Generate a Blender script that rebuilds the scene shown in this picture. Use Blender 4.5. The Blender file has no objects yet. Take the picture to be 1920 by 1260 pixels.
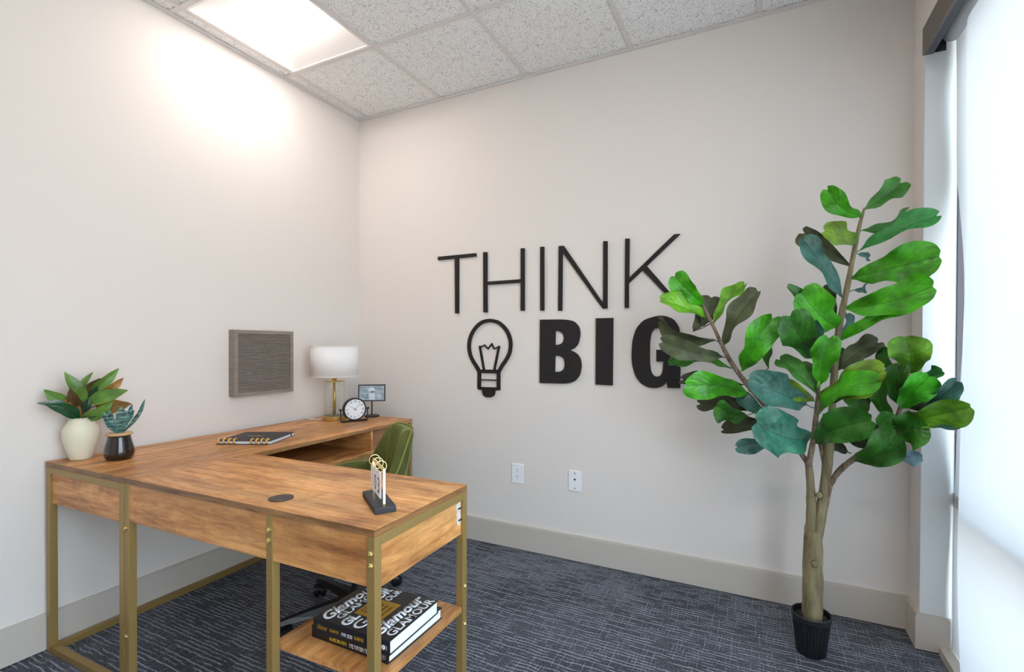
import bpy, bmesh, math, random
from mathutils import Vector, Matrix
from math import sin, cos, pi, radians as R
SC = bpy.context.scene
COL = SC.collection
# ------------------------------------------------------------------ camera
cd = bpy.data.cameras.new('camera'); cam = bpy.data.objects.new('camera', cd); COL.objects.link(cam)
CAMP = Vector((2.5269, -2.5383, 1.2107)); YAW, PITCH, ROLL, FPX = -0.4430, -0.00806, 0.00358, 898.9
fw = Vector((sin(YAW)*cos(PITCH), cos(YAW)*cos(PITCH), sin(PITCH))); rt = Vector((cos(YAW), -sin(YAW), 0)); up = rt.cross(fw)
r2 = rt*cos(ROLL)+up*sin(ROLL); u2 = -rt*sin(ROLL)+up*cos(ROLL)
m = Matrix.Identity(4)
for i in range(3): m[i][0] = r2[i]; m[i][1] = u2[i]; m[i][2] = -fw[i]; m[i][3] = CAMP[i]
cam.matrix_world = m
cd.sensor_width = 36; cd.lens = FPX/1920*36; cd.shift_x = -33.2/1920; cd.shift_y = 24.2/1920; cd.clip_start = .02
SC.camera = cam
# ------------------------------------------------------------------ world and exposure
w = bpy.data.worlds.new('sky'); SC.world = w; w.use_nodes = True
wn = w.node_tree.nodes; wl = w.node_tree.links; wn.clear()
wo = wn.new('ShaderNodeOutputWorld'); wb = wn.new('ShaderNodeBackground'); wt = wn.new('ShaderNodeTexCoord'); ws = wn.new('ShaderNodeSeparateXYZ'); wr = wn.new('ShaderNodeValToRGB')
wl.new(wt.outputs['Generated'], ws.inputs[0]); wl.new(ws.outputs[2], wr.inputs[0]); wl.new(wr.outputs[0], wb.inputs[0]); wl.new(wb.outputs[0], wo.inputs[0])
wr.color_ramp.elements[0].position = 0.0; wr.color_ramp.elements[0].color = (.55, .57, .58, 1)
wr.color_ramp.elements[1].position = .35; wr.color_ramp.elements[1].color = (.64, .81, 1.0, 1)
wb.inputs[1].default_value = WORLD_STRENGTH = 4.4
SC.view_settings.view_transform = 'Standard'; SC.view_settings.look = 'None'; SC.view_settings.exposure = 1.2; SC.view_settings.gamma = 1; SC.view_settings.use_curve_mapping = False
LAMP_STRENGTH = 11.5
LETTERS={'T':[[(0.6748,1.7739),(0.9578,1.7752),(0.9579,1.7555),(0.8306,1.7541),(0.8316,1.4078),(0.8075,1.4084),(0.8041,1.754),(0.6749,1.7533)]],'H':[[(1.0117,1.7769),(1.0367,1.7758),(1.0373,1.5951),(1.2678,1.5979),(1.2671,1.7791),(1.2902,1.7781),(1.2917,1.4122),(1.2685,1.4129),(1.2679,1.5781),(1.0374,1.5766),(1.039,1.4094),(1.0141,1.41)]],'I':[[(1.3933,1.7769),(1.4156,1.776),(1.4171,1.4097),(1.3949,1.4103)]],'N':[[(1.508,1.7718),(1.5372,1.7711),(1.7688,1.4384),(1.768,1.7758),(1.7905,1.7746),(1.7914,1.4115),(1.7662,1.4105),(1.5296,1.7365),(1.5282,1.4057),(1.5057,1.4063)]],'K':[[(1.8889,1.7786),(1.9113,1.7774),(1.9098,1.5682),(2.1407,1.7776),(2.1699,1.7772),(2.0026,1.6266),(2.1877,1.403),(2.1626,1.4029),(1.9809,1.6062),(1.9083,1.541),(1.9089,1.4106),(1.8874,1.4112)]],'B':[[(1.393,1.3575),(1.4955,1.3567),(1.529,1.3559),(1.554,1.3542),(1.5687,1.3521),(1.5877,1.3476),(1.5972,1.3442),(1.607,1.3385),(1.6136,1.3325),(1.6239,1.3201),(1.6287,1.313),(1.6327,1.304),(1.6346,1.2962),(1.6364,1.2817),(1.6367,1.2734),(1.636,1.2626),(1.6344,1.2532),(1.6304,1.2355),(1.6278,1.2266),(1.6238,1.2177),(1.6199,1.2117),(1.6121,1.2027),(1.6076,1.1982),(1.6019,1.1937),(1.5959,1.1903),(1.5794,1.1827),(1.6052,1.1709),(1.614,1.166),(1.6213,1.1603),(1.6262,1.1549),(1.6338,1.1443),(1.6373,1.1381),(1.6405,1.1298),(1.6423,1.1222),(1.6444,1.1078),(1.645,1.0994),(1.6446,1.0887),(1.6433,1.0792),(1.64,1.0614),(1.6375,1.0522),(1.6333,1.0422),(1.6287,1.0348),(1.6192,1.0225),(1.6133,1.0164),(1.605,1.0102),(1.5971,1.006),(1.5816,0.9996),(1.5679,0.9966),(1.5421,0.9942),(1.5058,0.9931),(1.3925,0.9918)],[(1.4885,1.2899),(1.503,1.2903),(1.5084,1.29),(1.514,1.2886),(1.5186,1.2867),(1.5271,1.2824),(1.5311,1.2794),(1.5349,1.2747),(1.5371,1.2698),(1.5399,1.26),(1.5409,1.2546),(1.5409,1.2481),(1.54,1.2426),(1.5373,1.2328),(1.5352,1.2281),(1.5317,1.2235),(1.528,1.2206),(1.5203,1.2167),(1.5158,1.2149),(1.51,1.2135),(1.5039,1.2128),(1.4868,1.2122)],[(1.4871,1.1491),(1.506,1.1499),(1.5129,1.1497),(1.5193,1.1483),(1.5244,1.1464),(1.5332,1.142),(1.5374,1.1386),(1.5413,1.1331),(1.5436,1.1273),(1.5464,1.1153),(1.5474,1.1087),(1.5474,1.1008),(1.5465,1.0944),(1.5438,1.0829),(1.5416,1.0773),(1.5377,1.0718),(1.5336,1.0684),(1.5248,1.0636),(1.5196,1.0614),(1.513,1.0597),(1.5057,1.059),(1.4855,1.0585)]],'I2':[[(1.7284,1.3589),(1.8246,1.3586),(1.8229,0.9948),(1.7283,0.9955)]],'G':[[(2.0362,1.3589),(2.0488,1.3621),(2.0616,1.3644),(2.0702,1.3651),(2.0834,1.3648),(2.091,1.364),(2.1007,1.3619),(2.1092,1.3592),(2.1251,1.3532),(2.1333,1.3489),(2.1419,1.3419),(2.1482,1.3346),(2.1582,1.3197),(2.163,1.3113),(2.1672,1.301),(2.1695,1.2921),(2.1721,1.276),(2.1733,1.2677),(2.1742,1.2592),(2.1745,1.2522),(2.1746,1.2355),(2.0917,1.2356),(2.09,1.2605),(2.089,1.2691),(2.0873,1.2762),(2.0854,1.2811),(2.0813,1.2886),(2.0788,1.2922),(2.0755,1.2955),(2.0724,1.2975),(2.0665,1.2999),(2.0631,1.3008),(2.0589,1.3011),(2.0553,1.3006),(2.0485,1.2989),(2.0449,1.2972),(2.0409,1.2939),(2.0377,1.2902),(2.0325,1.2821),(2.0298,1.2767),(2.0272,1.2685),(2.0254,1.2602),(2.0228,1.2436),(2.0217,1.2319),(2.0209,1.2133),(2.0207,1.1941),(2.0209,1.1549),(2.0213,1.1356),(2.0221,1.117),(2.0231,1.1053),(2.0253,1.0888),(2.0268,1.0805),(2.0294,1.0723),(2.032,1.067),(2.0374,1.059),(2.0405,1.0553),(2.0445,1.0522),(2.048,1.0508),(2.0545,1.0495),(2.0581,1.0492),(2.0624,1.0497),(2.066,1.0509),(2.0724,1.0538),(2.0757,1.056),(2.079,1.0598),(2.0812,1.0639),(2.0847,1.0723),(2.0863,1.078),(2.0878,1.0866),(2.0888,1.0972),(2.0907,1.128),(2.0549,1.1273),(2.0545,1.189),(2.1749,1.1898),(2.1745,0.994),(2.1117,0.993),(2.109,1.0267),(2.0962,1.0104),(2.0911,1.0048),(2.0853,1.0004),(2.0799,0.9976),(2.0697,0.9936),(2.0635,0.9918),(2.0552,0.9905),(2.0475,0.99),(2.0326,0.99),(2.0243,0.9907),(2.0144,0.9928),(2.006,0.9956),(1.991,1.002),(1.9829,1.0065),(1.974,1.0138),(1.9672,1.0214),(1.9555,1.0368),(1.9496,1.0461),(1.9438,1.0583),(1.9398,1.0695),(1.9339,1.0908),(1.9311,1.1023),(1.9288,1.1155),(1.9277,1.126),(1.9266,1.1444),(1.9263,1.1557),(1.9265,1.171),(1.927,1.1853),(1.9284,1.2129),(1.9297,1.2277),(1.9325,1.2445),(1.9358,1.2578),(1.9427,1.2806),(1.9474,1.2926),(1.9544,1.3055),(1.9615,1.3151),(1.9757,1.331),(1.9848,1.3389),(1.998,1.3466),(2.0109,1.3516)]]}
BULB={'outline':[(0.9815,1.0489),(0.965,1.0752),(0.9418,1.1052),(0.9218,1.1379),(0.9111,1.1732),(0.9088,1.211),(0.9159,1.2512),(0.9341,1.2888),(0.9643,1.3237),(1.0023,1.3488),(1.04,1.3579),(1.072,1.3577),(1.1142,1.3469),(1.1482,1.3235),(1.1768,1.2913),(1.1938,1.2549),(1.2001,1.2187),(1.1967,1.1779),(1.185,1.146),(1.1645,1.1139),(1.1413,1.0837),(1.1231,1.0526)],'collar':[(0.9761,1.0487),(1.131,1.0501)],'left':[(0.9842,1.0522),(0.983,0.9422)],'right':[(1.1189,1.0534),(1.1193,0.9433)],'bot':[(0.9764,0.9438),(1.1271,0.9455)],'mid':[(0.9926,0.9968),(1.1102,0.9976)],'fl':[(0.9854,1.2052),(1.0168,1.0531)],'fr':[(1.1215,1.2048),(1.0879,1.0549)],'fil':[(0.9919,1.1963),(1.0201,1.2099),(1.0448,1.1869),(1.0709,1.2175),(1.0885,1.1871),(1.1174,1.1979)],'tip':[(1.0074,0.9409),(1.0091,0.9106),(1.0189,0.8971),(1.0362,0.891),(1.0682,0.8926),(1.0841,0.9003),(1.0931,0.9145),(1.094,0.9445)]}
FIG=[
(2.318,-0.36,1.385,2.205,-0.44,1.511,0.096,15.0,0.299,-0.904,-0.306,'b'),
(2.311,-0.36,1.38,2.225,-0.31,1.442,0.047,60.0,-0.353,-0.904,0.241,'m'),
(2.329,-0.36,1.334,2.149,-0.46,1.405,0.077,40.0,0.42,-0.888,-0.188,'l'),
(2.313,-0.33,1.294,2.341,-0.26,1.43,0.108,0.0,0.205,-0.886,0.416,'o'),
(2.271,-0.31,1.272,2.315,-0.26,1.35,0.071,0.0,0.35,-0.865,0.36,'o'),
(2.359,-0.36,1.304,2.483,-0.31,1.476,0.077,48.0,0.207,-0.969,0.133,'l'),
(2.395,-0.36,1.207,2.532,-0.41,1.434,0.097,40.0,-0.051,-0.981,-0.186,'o'),
(2.37,-0.36,1.234,2.12,-0.31,1.327,0.08,45.0,-0.167,-0.983,0.079,'o'),
(2.396,-0.36,1.164,2.156,-0.48,1.228,0.09,0.0,0.431,-0.899,-0.075,'o'),
(2.431,-0.36,1.117,2.18,-0.41,1.125,0.091,62.0,0.196,-0.98,0.039,'m'),
(2.472,-0.36,1.107,2.586,-0.46,1.331,0.124,20.0,-0.167,-0.929,-0.33,'b'),
(2.474,-0.34,1.046,2.208,-0.24,1.053,0.08,30.0,-0.349,-0.933,0.09,'k'),
(2.493,-0.36,1.013,2.26,-0.51,1.05,0.114,10.0,0.544,-0.839,0.022,'b'),
(2.559,-0.33,0.943,2.286,-0.26,0.948,0.083,20.0,-0.243,-0.961,0.129,'k'),
(2.494,-0.38,0.923,2.375,-0.44,0.967,0.087,35.0,0.448,-0.894,-0.011,'m'),
(2.569,-0.34,0.918,2.459,-0.36,1.007,0.066,10.0,0.167,-0.986,-0.014,'t'),
(2.7,-0.41,0.986,2.495,-0.61,1.086,0.128,10.0,0.628,-0.75,-0.21,'t'),
(2.712,-0.41,0.855,2.515,-0.63,0.938,0.167,0.0,0.726,-0.682,-0.091,'T'),
(2.648,-0.31,0.847,2.39,-0.31,0.847,0.076,20.0,-0.0,-0.987,0.161,'k'),
(2.627,-0.36,0.826,2.451,-0.46,0.807,0.064,20.0,0.457,-0.852,0.257,'t'),
(2.57,-0.34,1.116,2.585,-0.31,1.223,0.053,50.0,0.013,-0.964,0.267,'m'),
(2.726,-0.4,0.999,2.543,-0.54,1.116,0.085,25.0,0.479,-0.84,-0.254,'y'),
(2.728,-0.39,1.033,2.604,-0.36,1.16,0.084,30.0,-0.122,-0.986,0.112,'m'),
(2.745,-0.4,1.061,2.766,-0.48,1.25,0.096,5.0,-0.162,-0.915,-0.37,'b'),
(2.74,-0.4,1.008,2.922,-0.56,1.134,0.119,20.0,-0.567,-0.8,-0.198,'y'),
(2.741,-0.41,0.953,2.895,-0.61,1.1,0.08,35.0,-0.632,-0.711,-0.309,'b'),
(2.764,-0.36,0.949,2.745,-0.41,0.878,0.037,40.0,-0.004,-0.815,0.58,'b'),
(2.73,-0.39,0.836,2.888,-0.58,0.965,0.127,5.0,-0.678,-0.705,-0.207,'d'),
(3.0,-0.36,0.934,2.852,-0.3,0.844,0.081,20.0,-0.387,-0.922,0.021,'k'),
(2.897,-0.31,0.92,2.89,-0.24,1.033,0.109,0.0,-0.2,-0.84,0.505,'d'),
(2.797,-0.34,1.109,2.951,-0.31,1.23,0.095,30.0,0.048,-0.982,0.183,'o'),
(2.81,-0.31,1.12,2.894,-0.26,1.184,0.084,20.0,0.265,-0.897,0.352,'t'),
(2.806,-0.36,1.283,2.67,-0.48,1.416,0.142,5.0,0.279,-0.837,-0.471,'b'),
(2.757,-0.36,1.171,2.629,-0.54,1.33,0.133,5.0,0.335,-0.745,-0.577,'d'),
(2.743,-0.36,1.308,2.627,-0.46,1.44,0.045,45.0,0.233,-0.863,-0.448,'d'),
(2.759,-0.36,1.179,2.725,-0.46,1.312,0.057,40.0,0.022,-0.801,-0.598,'t'),
(2.822,-0.36,1.393,2.681,-0.41,1.629,0.074,35.0,-0.046,-0.971,-0.234,'t'),
(2.849,-0.36,1.514,2.69,-0.28,1.68,0.089,25.0,-0.374,-0.923,0.088,'o'),
(2.868,-0.36,1.605,2.745,-0.44,1.645,0.089,20.0,0.403,-0.82,-0.406,'y'),
(2.883,-0.36,1.701,2.754,-0.44,1.803,0.08,15.0,0.144,-0.86,-0.49,'b'),
(2.889,-0.36,1.726,3.011,-0.33,1.824,0.088,15.0,0.199,-0.979,0.052,'m'),
(2.882,-0.36,1.649,3.031,-0.3,1.719,0.064,40.0,0.362,-0.932,0.026,'m'),
(2.875,-0.36,1.573,3.092,-0.44,1.665,0.07,35.0,-0.26,-0.943,-0.207,'g'),
(2.851,-0.36,1.469,3.078,-0.51,1.512,0.137,10.0,-0.515,-0.835,-0.194,'b'),
(2.829,-0.36,1.356,3.058,-0.53,1.411,0.126,10.0,-0.56,-0.81,-0.172,'b'),
(2.808,-0.36,1.225,3.016,-0.46,1.362,0.074,30.0,-0.348,-0.926,-0.148,'b'),
(2.87,-0.35,1.563,2.913,-0.31,1.55,0.037,30.0,0.533,-0.712,-0.457,'t'),
(2.858,-0.35,1.425,2.902,-0.31,1.444,0.037,30.0,0.609,-0.765,0.207,'t'),
(2.816,-0.34,1.229,2.848,-0.28,1.344,0.054,40.0,-0.015,-0.884,0.467,'t'),
(2.802,-0.33,1.305,2.76,-0.28,1.45,0.098,10.0,-0.219,-0.94,0.26,'k'),
(3.023,-0.4,1.114,2.996,-0.46,1.249,0.125,0.0,-0.16,-0.89,-0.428,'l'),
(3.007,-0.38,1.058,2.964,-0.36,1.213,0.059,50.0,-0.216,-0.974,0.065,'m'),
(2.997,-0.41,0.989,2.981,-0.46,1.15,0.076,25.0,-0.194,-0.931,-0.309,'d'),
(2.994,-0.42,0.99,3.051,-0.52,1.117,0.099,15.0,-0.49,-0.777,-0.394,'B'),
(3.057,-0.41,1.078,3.101,-0.46,1.128,0.048,35.0,-0.571,-0.774,-0.273,'g'),
(3.015,-0.41,1.019,3.119,-0.54,1.102,0.069,30.0,-0.688,-0.692,-0.218,'t'),
(3.004,-0.41,0.992,3.141,-0.46,1.056,0.056,50.0,-0.359,-0.933,0.036,'o'),
(2.978,-0.41,0.949,3.141,-0.58,1.023,0.097,20.0,-0.708,-0.704,-0.061,'l'),
(3.051,-0.41,0.922,3.137,-0.56,0.967,0.061,45.0,-0.854,-0.515,-0.077,'t'),
(2.97,-0.42,0.898,3.055,-0.51,0.933,0.13,0.0,-0.726,-0.688,-0.017,'d'),
(2.858,-0.39,0.782,2.969,-0.51,0.913,0.119,10.0,-0.58,-0.783,-0.225,'d'),
(2.963,-0.39,0.828,3.053,-0.44,0.823,0.057,25.0,-0.466,-0.863,0.195,'c'),
(2.977,-0.38,0.935,2.951,-0.33,1.112,0.091,25.0,-0.22,-0.947,0.236,'d'),
(2.988,-0.38,0.917,2.909,-0.46,0.942,0.066,30.0,0.691,-0.716,-0.098,'m'),
(2.736,-0.36,1.031,2.685,-0.3,1.143,0.064,30.0,-0.233,-0.898,0.374,'d'),
(2.756,-0.34,1.103,2.823,-0.3,1.209,0.076,20.0,0.061,-0.945,0.32,'d'),
(2.793,-0.34,0.896,2.855,-0.28,0.785,0.055,30.0,0.172,-0.903,-0.394,'k')]
BRANCH={'trunk':[(2.73,-0.36,0.126,0.036),(2.731,-0.36,0.263,0.034),(2.732,-0.36,0.39,0.033),(2.733,-0.36,0.485,0.029)],'stem_a':[(2.721,-0.36,0.451,0.021),(2.723,-0.367,0.58,0.016),(2.718,-0.373,0.686,0.015),(2.71,-0.38,0.76,0.013)],'stem_b':[(2.744,-0.36,0.455,0.02),(2.758,-0.36,0.562,0.019),(2.771,-0.36,0.689,0.018),(2.779,-0.36,0.794,0.017),(2.787,-0.36,0.898,0.013),(2.793,-0.36,1.023,0.012),(2.803,-0.36,1.209,0.012),(2.819,-0.36,1.332,0.011),(2.839,-0.36,1.453,0.01),(2.858,-0.36,1.574,0.008),(2.875,-0.36,1.673,0.007),(2.889,-0.36,1.732,0.004)],'root':[(2.743,-0.36,0.16,0.02),(2.755,-0.36,0.268,0.013),(2.752,-0.36,0.373,0.008)],'root2':[(2.712,-0.36,0.142,0.018),(2.709,-0.36,0.301,0.014),(2.713,-0.36,0.471,0.014),(2.717,-0.36,0.514,0.012)],'br_left':[(2.713,-0.36,0.745,0.011),(2.668,-0.362,0.813,0.01),(2.617,-0.365,0.897,0.01),(2.56,-0.368,0.965,0.01),(2.483,-0.37,1.062,0.01),(2.427,-0.373,1.145,0.009),(2.386,-0.375,1.229,0.008),(2.352,-0.377,1.308,0.007),(2.317,-0.38,1.383,0.005)],'br_mid':[(2.711,-0.385,0.746,0.012),(2.724,-0.393,0.837,0.01),(2.733,-0.402,0.942,0.009),(2.74,-0.41,1.049,0.006)],'br_back':[(2.771,-0.36,0.731,0.011),(2.757,-0.355,0.812,0.009),(2.742,-0.35,0.893,0.007)],'br_right':[(2.77,-0.36,0.589,0.012),(2.785,-0.366,0.672,0.011),(2.817,-0.371,0.735,0.011),(2.862,-0.377,0.786,0.011),(2.915,-0.383,0.842,0.009),(2.973,-0.389,0.917,0.008),(3.0,-0.394,0.997,0.007),(3.013,-0.4,1.095,0.004)]}
MAG=[
(0.09,-1.563,0.99,0.095,-1.631,1.1,0.029,10.0,0.958,-0.219,-0.184,'g'),
(0.086,-1.572,1.032,0.098,-1.543,1.095,0.016,20.0,0.919,-0.393,0.014,'g'),
(0.096,-1.548,1.054,0.127,-1.469,1.108,0.024,10.0,0.918,-0.395,0.047,'g'),
(0.09,-1.563,1.021,0.105,-1.523,1.069,0.027,20.0,0.915,-0.402,0.035,'r'),
(0.093,-1.555,1.021,0.113,-1.504,1.057,0.019,15.0,0.915,-0.4,0.054,'d'),
(0.114,-1.502,1.038,0.132,-1.455,1.068,0.02,15.0,0.914,-0.4,0.062,'a'),
(0.093,-1.554,1.002,0.174,-1.459,1.018,0.033,5.0,0.758,-0.651,0.04,'g'),
(0.106,-1.523,0.977,0.16,-1.44,0.959,0.034,5.0,0.842,-0.526,0.12,'a'),
(0.085,-1.576,0.917,0.166,-1.505,0.977,0.03,15.0,0.7,-0.703,-0.122,'g'),
(0.085,-1.576,0.913,0.141,-1.514,0.935,0.016,30.0,0.733,-0.68,0.022,'d'),
(0.082,-1.583,0.911,0.084,-1.686,0.98,0.029,10.0,0.993,-0.049,-0.105,'D'),
(0.077,-1.594,0.936,0.086,-1.628,0.993,0.027,15.0,0.954,-0.18,-0.241,'a'),
(0.077,-1.596,1.0,0.067,-1.702,0.984,0.018,20.0,0.987,-0.107,0.123,'c'),
(0.075,-1.601,0.983,0.046,-1.673,1.032,0.029,10.0,0.943,-0.327,0.067,'g'),
(0.086,-1.573,0.978,0.12,-1.623,1.037,0.024,25.0,0.874,0.018,-0.486,'r'),
(0.088,-1.566,0.943,0.093,-1.555,1.003,0.016,20.0,0.921,-0.389,0.005,'d'),
(0.085,-1.576,0.964,0.079,-1.589,0.989,0.016,30.0,0.944,-0.328,0.024,'d'),
(0.084,-1.578,0.924,0.082,-1.583,0.975,0.011,30.0,0.934,-0.356,0.001,'a')]
SNAKE=[
(0.214,-1.524,0.861,0.202,-1.551,0.938,0.019,20.0,0.933,-0.359,0.02,'s'),
(0.216,-1.519,0.861,0.241,-1.513,0.956,0.046,5.0,0.873,-0.446,-0.197,'s'),
(0.22,-1.51,0.859,0.252,-1.474,0.942,0.03,15.0,0.844,-0.526,-0.103,'s'),
(0.224,-1.5,0.896,0.227,-1.469,0.964,0.022,20.0,0.906,-0.399,0.143,'s'),
(0.229,-1.491,0.915,0.253,-1.436,0.983,0.017,20.0,0.885,-0.463,0.054,'s'),
(0.212,-1.528,0.865,0.189,-1.529,0.945,0.022,20.0,0.884,-0.4,0.243,'s'),
(0.211,-1.531,0.865,0.197,-1.561,0.934,0.011,40.0,0.936,-0.35,0.03,'s')]

# ------------------------------------------------------------------ helpers
def link(o, parent=None, name=None):
    COL.objects.link(o)
    if parent: o.parent = parent
    return o
def mk(name, bm, mat=None, parent=None, smooth=False, kind=None):
    me = bpy.data.meshes.new(name); bmesh.ops.recalc_face_normals(bm, faces=bm.faces[:]) if smooth != 'keep' else None
    bm.to_mesh(me); bm.free()
    if mat: me.materials.append(mat)
    if smooth: me.polygons.foreach_set('use_smooth', [True]*len(me.polygons))
    o = bpy.data.objects.new(name, me); link(o, parent)
    if kind: o['kind'] = kind
    return o
def tag(o, label, cat, group=None):
    o['label'] = label; o['category'] = cat
    if group: o['group'] = group
    return o
def thing(name, loc, label, cat, rz=0, group=None):
    o = bpy.data.objects.new(name, None); o.empty_display_size = .05; link(o); o.location = loc; o.rotation_euler = (0, 0, rz)
    return tag(o, label, cat, group)
def box(bm, a, b, bev=0):
    x0, y0, z0 = a; x1, y1, z1 = b
    v = [bm.verts.new(c) for c in ((x0,y0,z0),(x1,y0,z0),(x1,y1,z0),(x0,y1,z0),(x0,y0,z1),(x1,y0,z1),(x1,y1,z1),(x0,y1,z1))]
    f = [bm.faces.new([v[i] for i in q]) for q in ((3,2,1,0),(4,5,6,7),(0,1,5,4),(1,2,6,5),(2,3,7,6),(3,0,4,7))]
    if bev:
        e = set(e for q in f for e in q.edges)
        bmesh.ops.bevel(bm, geom=list(e), offset=bev, segments=2, affect='EDGES', profile=.6)
def bbox(name, a, b, mat, parent=None, bev=0, kind=None):
    bm = bmesh.new(); box(bm, a, b, bev); return mk(name, bm, mat, parent, kind=kind)
def tube(bm, pts, rad, n=10, cap=True):
    pts = [Vector(p) for p in pts]
    if not hasattr(rad, '__len__'): rad = [rad]*len(pts)
    rings = []; ref = None
    for i, p in enumerate(pts):
        t = (pts[min(i+1, len(pts)-1)]-pts[max(i-1, 0)]).normalized()
        if ref is None: ref = Vector((0,0,1)) if abs(t.z) < .9 else Vector((1,0,0))
        a = (ref-t*ref.dot(t)).normalized(); ref = a; b = t.cross(a)
        rings.append([bm.verts.new(p+(a*cos(2*pi*k/n)+b*sin(2*pi*k/n))*rad[i]) for k in range(n)])
    for r0, r1 in zip(rings, rings[1:]):
        for k in range(n): bm.faces.new((r0[k], r0[(k+1)%n], r1[(k+1)%n], r1[k]))
    if cap: bm.faces.new(rings[0][::-1]); bm.faces.new(rings[-1])
def spline(P, k=4):
    P = [Vector(p) for p in P]; out = []
    for i in range(len(P)-1):
        a, b, c, d = P[max(i-1,0)], P[i], P[i+1], P[min(i+2,len(P)-1)]
        for j in range(k):
            t = j/k; out.append(.5*((2*b)+(c-a)*t+(2*a-5*b+4*c-d)*t*t+(3*b-a-3*c+d)*t**3))
    out.append(P[-1]); return out
def lathe(bm, prof, n=40, c=(0,0,0), close=True, axis=None):
    rings = []
    for r, z in prof:
        if r < 1e-6: rings.append([bm.verts.new((c[0], c[1], c[2]+z))])
        else: rings.append([bm.verts.new((c[0]+r*cos(2*pi*k/n), c[1]+r*sin(2*pi*k/n), c[2]+z)) for k in range(n)])
    for a, b in zip(rings, rings[1:]):
        if len(a) == 1 and len(b) == 1: continue
        for k in range(n):
            j = (k+1) % n
            if len(a) == 1: bm.faces.new((a[0], b[k], b[j]))
            elif len(b) == 1: bm.faces.new((a[k], a[j], b[0]))
            else: bm.faces.new((a[k], a[j], b[j], b[k]))
def lath(name, prof, mat, parent, n=40, c=(0,0,0)):
    bm = bmesh.new(); lathe(bm, prof, n, c); return mk(name, bm, mat, parent, smooth=True)
def autosmooth(o, ang=40):
    me = o.data; me.polygons.foreach_set('use_smooth', [True]*len(me.polygons))
    bm = bmesh.new(); bm.from_mesh(me)
    for e in bm.edges: e.smooth = not (len(e.link_faces) == 2 and e.calc_face_angle(0) > R(ang))
    bm.to_mesh(me); bm.free(); return o
def curve_mesh(cu):
    o = bpy.data.objects.new('tmp', cu); COL.objects.link(o)
    dg = bpy.context.evaluated_depsgraph_get(); me = bpy.data.meshes.new_from_object(o.evaluated_get(dg))
    bpy.data.objects.remove(o); bpy.data.curves.remove(cu); return me
def plate_mesh(loops, thick):
    cu = bpy.data.curves.new('c', 'CURVE'); cu.dimensions = '2D'; cu.fill_mode = 'BOTH'; cu.extrude = thick/2
    for L in loops:
        s = cu.splines.new('POLY'); s.points.add(len(L)-1); s.use_cyclic_u = True
        for p, q in zip(s.points, L): p.co = (q[0], q[1], 0, 1)
    return curve_mesh(cu)
def plate(name, plates, thick, mat, parent=None, y=0, M=None):
    """plates: list of loop lists in wall coordinates (x, z)"""
    bm = bmesh.new()
    for loops in plates:
        me = plate_mesh(loops, thick); b2 = bmesh.new(); b2.from_mesh(me); bpy.data.meshes.remove(me)
        b2.transform(M or (Matrix.Translation((0, y-thick/2, 0)) @ Matrix.Rotation(R(90), 4, 'X')))
        t = bpy.data.meshes.new('t'); b2.to_mesh(t); b2.free(); bm.from_mesh(t); bpy.data.meshes.remove(t)
    return mk(name, bm, mat, parent, smooth='keep') if 0 else mk(name, bm, mat, parent)
def stroke(P, wd):
    P = [Vector(p) for p in P]; Lf = []; Rt = []
    for i, p in enumerate(P):
        a = (p-P[i-1]).normalized() if i else None; b = (P[i+1]-p).normalized() if i < len(P)-1 else None
        a = a or b; b = b or a
        n = (Vector((-a.y, a.x))+Vector((-b.y, b.x))).normalized(); k = wd/2/max(.4, n.dot(Vector((-a.y, a.x))))
        Lf.append(p+n*k); Rt.append(p-n*k)
    return [tuple(q) for q in Lf+Rt[::-1]]
def text(name, body, M, mat, parent, w=None, h=None, bold=0, shear=0, space=1, thick=.0004):
    cu = bpy.data.curves.new('f', 'FONT'); cu.body = body; cu.size = 1; cu.offset = bold; cu.shear = shear; cu.space_character = space; cu.resolution_u = 3
    me = curve_mesh(cu); xs = [v.co.x for v in me.vertices]; ys = [v.co.y for v in me.vertices]
    if not xs: return None
    x0, x1, y0, y1 = min(xs), max(xs), min(ys), max(ys)
    sy = (h/(y1-y0)) if h else None; sx = (w/(x1-x0)) if w else sy; sy = sy or sx
    bm = bmesh.new(); bm.from_mesh(me); bpy.data.meshes.remove(me)
    for v in bm.verts: v.co = ((v.co.x-x0)*sx, (v.co.y-y0)*sy, 0)
    ex = bmesh.ops.extrude_face_region(bm, geom=bm.faces[:]); 
    for g in ex['geom']:
        if isinstance(g, bmesh.types.BMVert): g.co.z += thick
    bm.transform(M)
    return mk(name, bm, mat, parent)
def axes(o, x, y, z):
    return Matrix(((x[0], y[0], z[0], o[0]), (x[1], y[1], z[1], o[1]), (x[2], y[2], z[2], o[2]), (0, 0, 0, 1)))
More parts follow.
